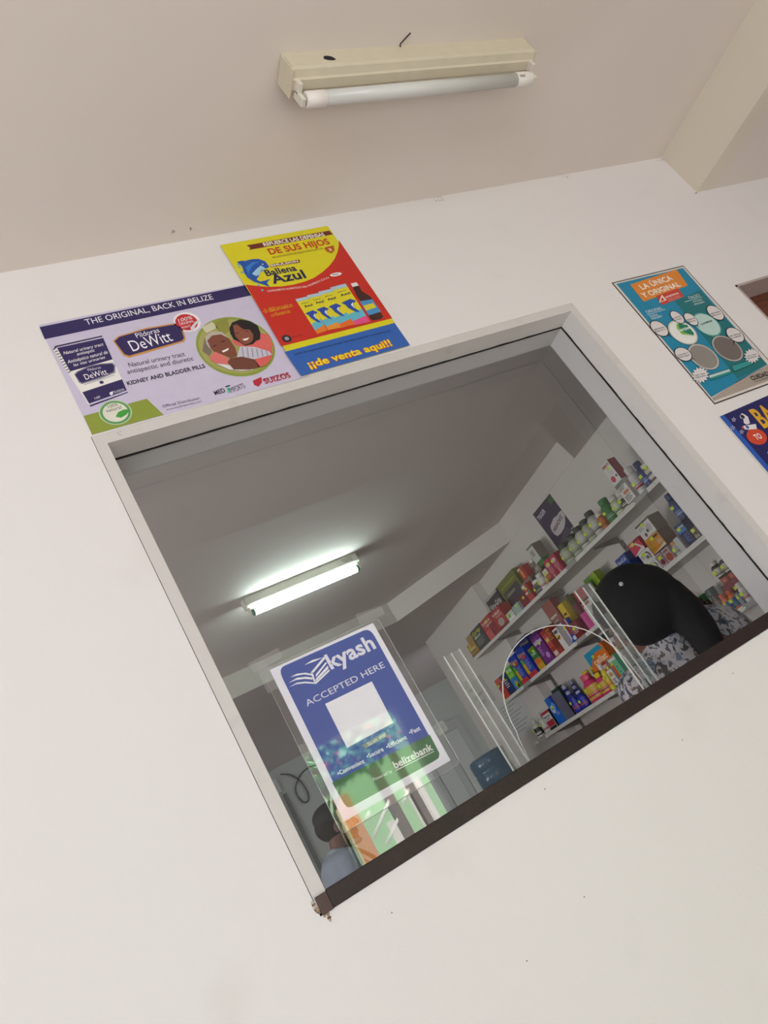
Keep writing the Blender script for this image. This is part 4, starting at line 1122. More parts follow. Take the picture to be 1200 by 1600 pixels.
build_art([('P', 'paper', '#b9b9b2', 0, [(-3.99, 1.97), (-3.70, 1.97), (-3.70, 2.17), (-3.99, 2.17)]),
           ('T', 'lettering', '#4a4f4e', 2, 'Water', (-3.97, 2.12), .10, .03, 0, 'b'), ('T', 'lettering', '#4a4f4e', 2, 'Dispenser', (-3.97, 2.06), .18, .03, 0, ''), ('T', 'lettering', '#4a4f4e', 2, 'customers', (-3.97, 2.0), .15, .028, 0, '')], t, nf)

# ------------------------------------------------------------------ goods on the shelves
CO = dict(gold='#b08a40', brown='#5a3d28', tan='#a98d5e', slate='#3a4044', red='#b03a38', pale='#c6c9bf', teal_pale='#9db0ac', charcoal='#3c383c', olive='#6e7434',
          darkred='#7a2328', greybrown='#857a70', white='#d6d2ca', orangebrown='#b0643c', crimson='#a82c44', green='#2f7a3c', greenish='#9aa38c', darkgreen='#26352c',
          palegrey='#b3b2aa', limewhite='#b9c29a', darklabel='#c9c6bd', paperwhite='#d8d4d0', navy='#1e2a60', stripes='#b0a8a0', orangered='#c8402a', leafgreen='#5fae38',
          blue='#1c3aa8', purple='#6c2a78', brickred='#9c3626', royal='#1c3c98', magenta='#b02068', pink='#d05a98', rosebrown='#9c5a50', yellow='#dcbc2c', khaki='#7c7450',
          mauve='#74464e', lime='#8aa830', navy2='#23408c', rose='#c43450', amber='#d08a22', pinkgrey='#b09a9c', silver='#b8b6b4', camo='#6a5a48', tube='#c9c9be',
          tubelabel='#c9c9be', azure='#1264c4', bottlegreen='#1c3a30', cobalt='#1c2a8c', hotpink='#d0386c', lemon='#d8c828', orange='#d8701c', mint='#6ab890',
          vermilion='#c8402c', brownglass='#4a3a30', greyblue='#7c8694', copper='#b0583c', blackglass='#20201e', lilac='#a9a8c4', yellowcap='#d8c01c', pinkcap='#d8506c',
          orangecap='#d0582c', goldcap='#c8902c')
RC = lambda lay, col, u0, v0, u1, v1, z=1: ('R', lay, col, z, u0, v0, u1, v1)
TX = lambda col, s, u, v, w, h, z=2, st='b': ('X', 'lettering', col, z, s, u, v, w, h, st)
EL = lambda lay, col, u, v, r, z=1, k=1: ('C', lay, col, z, u, v, r, k)
LINES = lambda col, u0, u1, v0, v1, n: [RC('lettering', col, u0, v1 - (v1 - v0) * k / n, u1 - .12 * (k % 2), v1 - (v1 - v0) * (k + .45) / n, 2) for k in range(n)]
ST = {
    'band:brown': [RC('label', '#8a6430', 0, .0, 1, .16), RC('label', '#d2c090', .15, .45, .85, .62), EL('label', '#d8b83c', .35, .8, .12)] + LINES('#5a3d28', .2, .8, .3, .42, 2),
    'lines': LINES('#c9c4b8', .15, .8, .3, .7, 4), 'lines_dark': LINES('#5a2418', .2, .8, .25, .75, 4), 'plain': [RC('label', '#00000', 0, 0, 0, 0)],
    'grip': [TX('#c8c43c', 'Grip', .08, .74, .8, .16), RC('label', '#8ab0a8', .1, .55, .7, .66)] + LINES('#8a9090', .1, .8, .15, .45, 4),
    'redbig': [RC('label', '#c85a58', .05, .05, .6, .45), RC('label', '#8c2a2c', .55, .05, 1, .6), TX('#e8d4cc', 'TriBack', .08, .74, .8, .13), TX('#d8b0a8', 'Pastillas', .3, .6, .6, .08), EL('label', '#e0c8c0', .5, .62, .06, 2)],
    'redbig2': [EL('label', '#b0a49a', .5, .32, .28, 1, .6), RC('label', '#7a282c', .1, .0, 1, .14), TX('#e8d4cc', 'TriBack', .08, .74, .8, .13), TX('#d8b0a8', 'Pastillas', .3, .6, .6, .08)],
    'leaf': [EL('label', '#7ab040', .4, .6, .14), RC('label', '#e4e4dc', .1, .1, .9, .35)],
    'viro': [RC('label', '#b4aeaa', 0, .93, 1, 1), TX('#cfc9c8', 'Viro-Grip', .06, .66, .86, .14)],
    'olivebox': [RC('label', '#4a4648', .1, .30, .92, .72), TX('#a8a08c', 'Calcium', .16, .58, .5, .08), RC('label', '#8a4a30', 0, .0, 1, .24), RC('label', '#8a8c40', .1, .8, .9, .86)],
    'redwhite': [RC('label', '#d4cfc8', 0, .80, .6, 1), RC('label', '#dcd8d0', 0, .45, .5, .56), RC('label', '#3f8a4a', .5, .42, 1, .56)],
    'yellowish': [RC('label', '#d8a030', .3, .2, .6, .8), RC('label', '#d8ccc0', .0, .85, .5, 1)],
    'white_top': [RC('label', '#d4cec8', 0, .6, 1, 1), RC('label', '#5a3a38', .2, 0, 1, .2)],
    'pills': [EL('label', '#cfb8b8', .5, .72, .34, 1, .6), EL('label', '#b86474', .5, .42, .36, 2), RC('label', '#d8c4c4', .42, .0, .55, .2, 2)],
    'tallwhite': [RC('label', '#6e6c62', 0, .9, 1, 1)] + LINES('#55524e', .2, .75, .35, .7, 5),
    'whitebox': [RC('label', '#6e7456', 0, .80, 1, .97), RC('label', '#c87848', .3, .42, .9, .56), RC('label', '#6a6040', 0, .0, 1, .06)] + LINES('#4a4646', .15, .85, .1, .36, 4) + LINES('#4a4646', .1, .8, .6, .76, 2),
    'redside': [EL('label', '#c03038', .35, .22, .24), RC('label', '#c9c0c4', .4, .4, .8, .6), TX('#b03440', 'IMMUN', .1, .8, .8, .12), EL('label', '#5a5656', .82, .25, .1, 1)],
    'stripes': [RC('label', c, 0, k / 6, 1, (k + .6) / 6) for k, c in enumerate(('#5a3040', '#d8d0c8', '#3c4a6a', '#c8b890', '#6a4038', '#d8d4cc'))],
    'gripgreen': [RC('label', '#2a7ac4', 0, 0, 1, .5), EL('label', '#b8a828', .55, .2, .25, 2, 1.1), RC('label', '#3a7a3a', .55, 0, 1, .16, 2), TX('#dfe8d8', 'Grip', .15, .78, .8, .13), RC('label', '#8ac84c', .1, .55, .9, .7)],
    'sinu': [RC('label', '#c02c34', 0, 0, 1, .15), RC('label', '#c8a82c', 0, .15, .34, .5), RC('label', '#5a9a3c', .0, .5, .34, .66), TX('#c8a040', 'Sinu', .05, .74, .85, .12), ('V', 'label', '#c8402c', 2, [(.2, .72), (.95, .72), (.62, .60)])] + LINES('#8a98d0', .42, .85, .22, .56, 6),
    'goldtop': [TX('#b09040', 'Sinu', .08, .78, .84, .10), RC('label', '#a86a24', 0, .5, .6, .6)],
    'cirus': [RC('label', '#d06a2c', 0, 0, 1, .48), RC('label', '#d09a20', .0, 0, 1, .26, 2), TX('#dfe4dc', 'C-AZ', .15, .66, .7, .12), RC('label', '#7a7a24', 0, .9, 1, 1)],
    'lobon': [TX('#ddd4e0', 'lobban', .06, .66, .88, .14), EL('label', '#c08ac8', .68, .22, .17), RC('label', '#4a1c5a', 0, .9, 1, 1)] + LINES('#b88ac4', .15, .5, .25, .55, 6),
    'redbrown': [RC('label', '#b84a48', .05, .35, .5, .85), RC('label', '#cfc4bc', .1, .04, .5, .2), RC('label', '#7a3020', .55, .2, 1, 1), TX('#e0b8b0', 'HH', .12, .56, .36, .16)] + LINES('#c8823a', .58, .95, .5, .9, 5),
    'flag': [RC('label', '#26262a', .1, .52, .5, .62, 2), RC('label', '#c02c2c', .35, .56, .75, .66, 2), RC('label', '#d8b02c', .3, .48, .7, .56, 2), RC('label', '#4a4e5a', .1, .78, .85, .92, 2)],
    'swoosh': [('V', 'label', '#d4d6dc', 1, [(0, 0), (.08, 0), (.42, .22), (.46, .6), (.36, 1), (0, 1)]), RC('label', '#9c2c30', .5, .35, .8, 1), RC('label', '#d0d4dc', .84, .3, .94, 1), EL('label', '#cdd6e4', .72, .18, .2, 2, .7)] + LINES('#3a4a8a', .08, .32, .4, .85, 4),
    'pump': [RC('label', '#b84a50', 0, .70, 1, 1), RC('label', '#2a2628', 0, .64, 1, .70), RC('label', '#b85860', 0, .55, .8, .62), ('V', 'label', '#a83048', 2, [(.12, .5), (.24, .48), (.44, .22), (.36, .16)]), RC('label', '#8a8484', .2, .1, .5, .16)] + LINES('#a8a09c', .55, .9, .1, .45, 5),
    'limebox': [RC('label', '#a08c24', .25, .35, 1, .7), RC('label', '#c08880', .3, .05, 1, .35), RC('label', '#5f8a3a', 0, .7, .6, 1)],
    'redlabel': [RC('label', '#cfa094', .2, .3, .85, .6)],
    'bone': [TX('#c0c8dc', 'BonCal', .12, .82, .76, .1), RC('label', '#8c9cc8', .1, .70, .6, .73), EL('label', '#d0cccc', .62, .55, .15), ('V', 'label', '#cfc8c4', 2, [(.55, .5), (.7, .5), (.9, .2), (.76, .16)]), ('V', 'label', '#c89a80', 1, [(.2, .0), (1, .0), (1, .22), (.5, .3)])],
    'capsule': [RC('label', '#3c5aa8', .1, .2, .9, .6), EL('label', '#c8d0e0', .75, .4, .14)],
    'roseart': [('V', 'label', '#d4d0cc', 1, [(0, 0), (1, 0), (1, .3), (.5, .18)]), ('V', 'label', '#d8c8c4', 2, [(.5, .75), (.62, .78), (.95, .25), (.82, .2)]), RC('label', '#3a2028', .55, .85, .95, .95, 2), TX('#e8c8cc', 'flexi', .1, .75, .4, .12)],
    'knee': [('V', 'label', '#6a4a3c', 2, [(.55, .8), (.72, .85), (.88, .55), (.82, .2), (.74, .22), (.78, .52), (.66, .72)]), RC('label', '#6e6a6a', .45, .3, .7, .55, 2)] + LINES('#6e6e74', .08, .4, .4, .75, 4),
    'whitetop': [RC('label', '#5a5654', 0, .86, 1, .98), EL('label', '#6a4a44', .32, .2, .09), EL('label', '#3c5a48', .55, .34, .08), EL('label', '#c0b4b4', .75, .45, .18, 1)] + LINES('#8a8684', .1, .5, .5, .75, 3),
    'amberart': [('V', 'label', '#d8ccbc', 1, [(0, 0), (1, 0), (1, .2), (.5, .1)]), RC('label', '#3a2c28', .6, .76, .92, .88, 2), EL('label', '#c8a488', .78, .42, .16, 2, .7), RC('label', '#b8841c', 0, .2, .3, .85)],
    'ballred': [EL('label', '#7a2430', .55, .32, .36, 1, .9), RC('label', '#8c5a60', .2, .75, .8, .85)], 'ballorange': [EL('label', '#a8503c', .55, .32, .38, 1, .9), RC('label', '#8a4a44', .2, .75, .8, .85)],
    'navyart': [RC('label', '#2a7ac0', 0, .62, 1, .76), TX('#c8d4ea', 'wellman', .05, .80, .9, .12)] + LINES('#6a7cc0', .1, .7, .15, .5, 5),
    'camo': [EL('label', '#b0a488', .3, .3, .2), EL('label', '#3a3028', .6, .6, .2), EL('label', '#c8c0a8', .7, .25, .12, 2), EL('label', '#2c2620', .3, .75, .15, 2)],
    'rennie': [RC('label', '#b02c34', 0, .86, 1, 1), TX('#26262a', 'Rennie', .1, .66, .75, .11), TX('#26262a', 'antacid', .2, .54, .55, .07), RC('label', '#b02430', .05, .16, .95, .48), RC('label', '#201e20', .05, .0, .95, .14)],
    'condy': [EL('label', '#b8cce4', .35, .56, .24, 2, 1.1), EL('label', '#5a9ae0', .62, .66, .2, 1), TX('#1c3c80', 'one', .22, .54, .3, .08, 4), RC('label', '#7a8cc8', .45, .3, .8, .42), ('V', 'label', '#1c2a90', 1, [(.6, 1), (1, 1), (1, .35)])],
    'redhead': [RC('label', '#a82c2c', .1, .68, 1, 1), EL('label', '#c89a5c', .5, .5, .36, 2, .7), RC('label', '#3a7a4a', 0, 0, 1, .08), TX('#e8dcd4', 'REX', .2, .78, .7, .14, 3)] + LINES('#3a2c40', .25, .85, .12, .32, 3),
    'cellat': [('V', 'label', '#1c92b4', 1, [(0, .25), (0, 1), (.85, 1), (.95, .72), (.5, .78), (.18, .5)]), TX('#ecd8b8', 'cellat', .22, .24, .7, .3)],
    'mintart': [RC('label', '#d0582c', 0, 0, .32, .82), RC('label', '#d4d4cc', 0, .82, 1, .93), RC('label', '#c86a3c', .2, .93, .8, 1), TX('#2c5a48', '28', .6, .03, .3, .06)] + LINES('#3a7a60', .5, .7, .3, .6, 3),
    'hearts': [EL('label', '#8a1c2c', .45, .84, .34, 1, 1.1), EL('label', '#5a2028', .5, .52, .3, 1, 1.2)] + LINES('#5a5a66', .2, .8, .6, .72, 3) + LINES('#5a5a66', .3, .7, .3, .4, 2),
    'triangle': [('V', 'label', '#d4cec8', 1, [(.5, 0), (1, 0), (.35, 1), (0, 1)])],
}
BL = {  # bottles: label colour(s)
    'greenish': ('#a9ac98', '#6a7060'), 'palegrey': ('#bcbab2', '#5a5a5e'), 'white': ('#cfcac2', '#a04030'), 'greybrown': ('#3a3638', '#8a8680'),
    'orangebrown': ('#b86a34', '#7a3c20'), 'green': ('#276a36', '#7aa080'), 'limewhite': ('#c9ccb4', '#4a6a3c'), 'darklabel': ('#2a3c30', '#c8c4b8'), 'paperwhite': ('#ccc8c6', '#a82c30'),
    'navy': ('#24347c', '#8c98c8'), 'tube': ('#26282a', '#d8d8cc'), 'tubelabel': ('#c4c2b8', '#9c2c2c'), 'cobalt': ('#2434a0', '#a84060'), 'hotpink': ('#c8a830', '#a02858'), 'lemon': ('#d0bc30', '#c87020'),
    'orange': ('#2c4ca0', '#3c7a3c'), 'brownglass': ('#6a5040', '#a89484'), 'copper': ('#b86448', '#d89070'), 'blackglass': ('#c8c4b4', '#3a3a30')}


def carton(e, i):
    kind, s, x, y, w, z, h, dep, c1, sty, lab = e
    w *= .97
    t = thing('carton', lab, 'box', (x + dep / 2, y, z), {'A': 'cartons on the top shelf', 'B': 'cartons on the middle shelf', 'C': 'cartons on the lower shelf'}[s])
    bm = bmesh.new()
    B(bm, x, x + dep, y - w / 2, y + w / 2, z, z + h, 0, min(.0012, w * .05))
    side_col = {'condy': '#8a8ca0', 'redside': '#9c2c34', 'whitetop': '#8a7a64', 'amberart': '#7a5638', 'tallwhite': '#8c8578', 'rennie': '#26242a'}.get(sty)
    o = obj('body', bm, [mat(CO[c1], .4), mat(side_col, .45) if side_col else mat(CO[c1], .4)], t)
    if side_col:
        for p in o.data.polygons:
            if p.normal.y < -.5:
                p.material_index = 1
    pr = []
    U = lambda a: -(y + w / 2) + a * w
    V = lambda b: z + b * h
    for q in ST[sty]:
        k, lay, col, zz = q[:4]
        if k == 'R':
            a, b, c, d = q[4:]
            if a == c:
                continue
            pr.append(('P', lay, col, zz, [(U(a), V(b)), (U(c), V(b)), (U(c), V(d)), (U(a), V(d))]))
        elif k == 'V':
            pr.append(('P', lay, col, zz, [(U(a), V(b)) for a, b in q[4]]))
        elif k == 'C':
            a, b, r, kk = q[4:]
            pr.append(('E', lay, col, zz, (U(a), V(b)), r * w, min(r * w * kk, h * .45)))
        elif k == 'X':
            s_, a, b, ww, hh, st = q[4:]
            pr.append(('T', lay, col, zz, s_, (U(a), V(b)), ww * w, hh * h, 0, st))
    if pr:
        build_art(pr, t, lambda u, v, l: (x - .0004 - l, -u, v), dz=.00025)
    if x < 2.57 and c1 not in ('silver',) and i % 9 != 4:
        price(t, x - .0022, y + w * random.uniform(-.18, .3), z + h * random.uniform(.62, .82), w)


def price(t, x, y, z, w):
    bm = bmesh.new()
    a = random.uniform(-.12, .12)
    sx, sz = min(.0105, w * .3), .0075
    bm.faces.new([bm.verts.new((x, y + u * sx * math.cos(a) - v * sz * math.sin(a), z + u * sx * math.sin(a) + v * sz * math.cos(a))) for u, v in ((1, -1), (-1, -1), (-1, 1), (1, 1))])
    obj_flat('price_tag', bm, [mat('#c8dc28', .5)], t)


def squash(bm, x, k):
    if k != 1.0:
        for v in bm.verts:
            v.co.x = x + (v.co.x - x) * k


def bottle(e, i):
    kind, s, x, y, w, z, h, dep, c1, c2, lab = e
    R = w * .485
    cx = x + R
    jar = 'jar' in lab
    t = thing('jar' if jar else 'bottle', lab, 'jar' if jar else 'bottle', (cx, y, z), {'A': 'bottles on the top shelf', 'B': 'bottles on the middle shelf', 'C': 'bottles on the lower shelf'}[s])
    body = mat(CO[c1], .3)
    cap = mat(CO[c2], .4)
    nozzle = c1.startswith('tube')
    ch = h * (.22 if not jar else .24)
    if h < .04:
        ch = 0
    cr = R * (.72 if not jar else .98)
    if c1 == 'cobalt':
        cr, ch = R * .52, h * .14
    if c1 == 'hotpink':
        cr, ch = R * .55, h * .22
    sh = h - ch
    bm = bmesh.new()
    if nozzle:
        prof = [(R * .8, 0), (R * .85, .003), (R * .85, h * .62), (R * .5, h * .70), (R * .3, h * .72)]
    elif ch == 0:
        prof = [(R * .9, 0), (R, .003), (R, h - .004), (R * .85, h)]
    elif c1 == 'cobalt' or c1 == 'hotpink':
        prof = [(R * .9, 0), (R, .004), (R, sh * .62), (R * .85, sh * .78), (cr * 1.0, sh * .95), (cr * .9, sh)]
    else:
        prof = [(R * .92, 0), (R, .004), (R, sh * .80), (R * .93, sh * .89), (cr * .95, sh * .97), (cr * .9, sh)]
    flat = .6 if c1 in ('cobalt', 'hotpink') else 1.0
    lathe(bm, prof, cx, y, z)
    squash(bm, x, flat)
    obj('body', bm, body, t)
    if nozzle:
        bm = bmesh.new()
        lathe(bm, [(R * .34, h * .70), (R * .3, h * .78), (R * .12, h * .98), (R * .05, h)], cx, y, z, 16)
        obj('nozzle', bm, mat('#c9c9c0', .4), t)
    elif ch > 0:
        bm = bmesh.new()
        lathe(bm, [(cr, sh - .0005), (cr * 1.02, sh + ch * .1), (cr * 1.02, h - ch * .15), (cr * .95, h), (cr * .3, h + .0003)], cx, y, z, 24)
        if h >= .07 and not jar:
            for k in range(0, 24):
                a = 2 * math.pi * k / 24
                B(bm, cx + cr * 1.0 * math.cos(a) - .0005, cx + cr * 1.0 * math.cos(a) + .0005, y + cr * 1.0 * math.sin(a) - .0005, y + cr * 1.0 * math.sin(a) + .0005, z + sh + ch * .12, z + h - ch * .18)
        squash(bm, x, flat)
        obj('cap', bm, cap, t)
    l0, l1 = BL.get(c1, ('#c8c4bc', '#6a6460'))
    if c1 != 'copper':
        bm = bmesh.new()
        rr = (R * .85 if nozzle else R) + .0004
        a0, a1 = (.12, .58) if not nozzle else (.1, .38)
        top = sh if not nozzle else h
        zs = [(top * a0, 0), (top * (a0 + (a1 - a0) * .25), 1), (top * (a0 + (a1 - a0) * .45), 0), (top * (a0 + (a1 - a0) * .55), 1), (top * (a0 + (a1 - a0) * .62), 0), (top * min(.76, a1 * 1.25), 0)]
        n = 24
        for (za, mi), (zb, _) in zip(zs, zs[1:]):
            full = nozzle is False
            for k in range(n):
                p, q = 2 * math.pi * k / n, 2 * math.pi * (k + 1) / n
                f = bm.faces.new([bm.verts.new((cx + rr * math.cos(g), y + rr * math.sin(g), z + zz)) for g, zz in ((p, za), (q, za), (q, zb), (p, zb))])
                f.material_index = mi if 8 <= k < 17 else 0
                f.smooth = True
        bmesh.ops.remove_doubles(bm, verts=bm.verts[:], dist=1e-6)
        squash(bm, x, flat)
        lb = obj('label', bm, [mat(l0, .45), mat(l1, .45)], t)
    if c1 not in ('copper',) and x < 2.58:
        price(t, x - .0026, y + R * .15, z + sh * random.uniform(.5, .66), w)


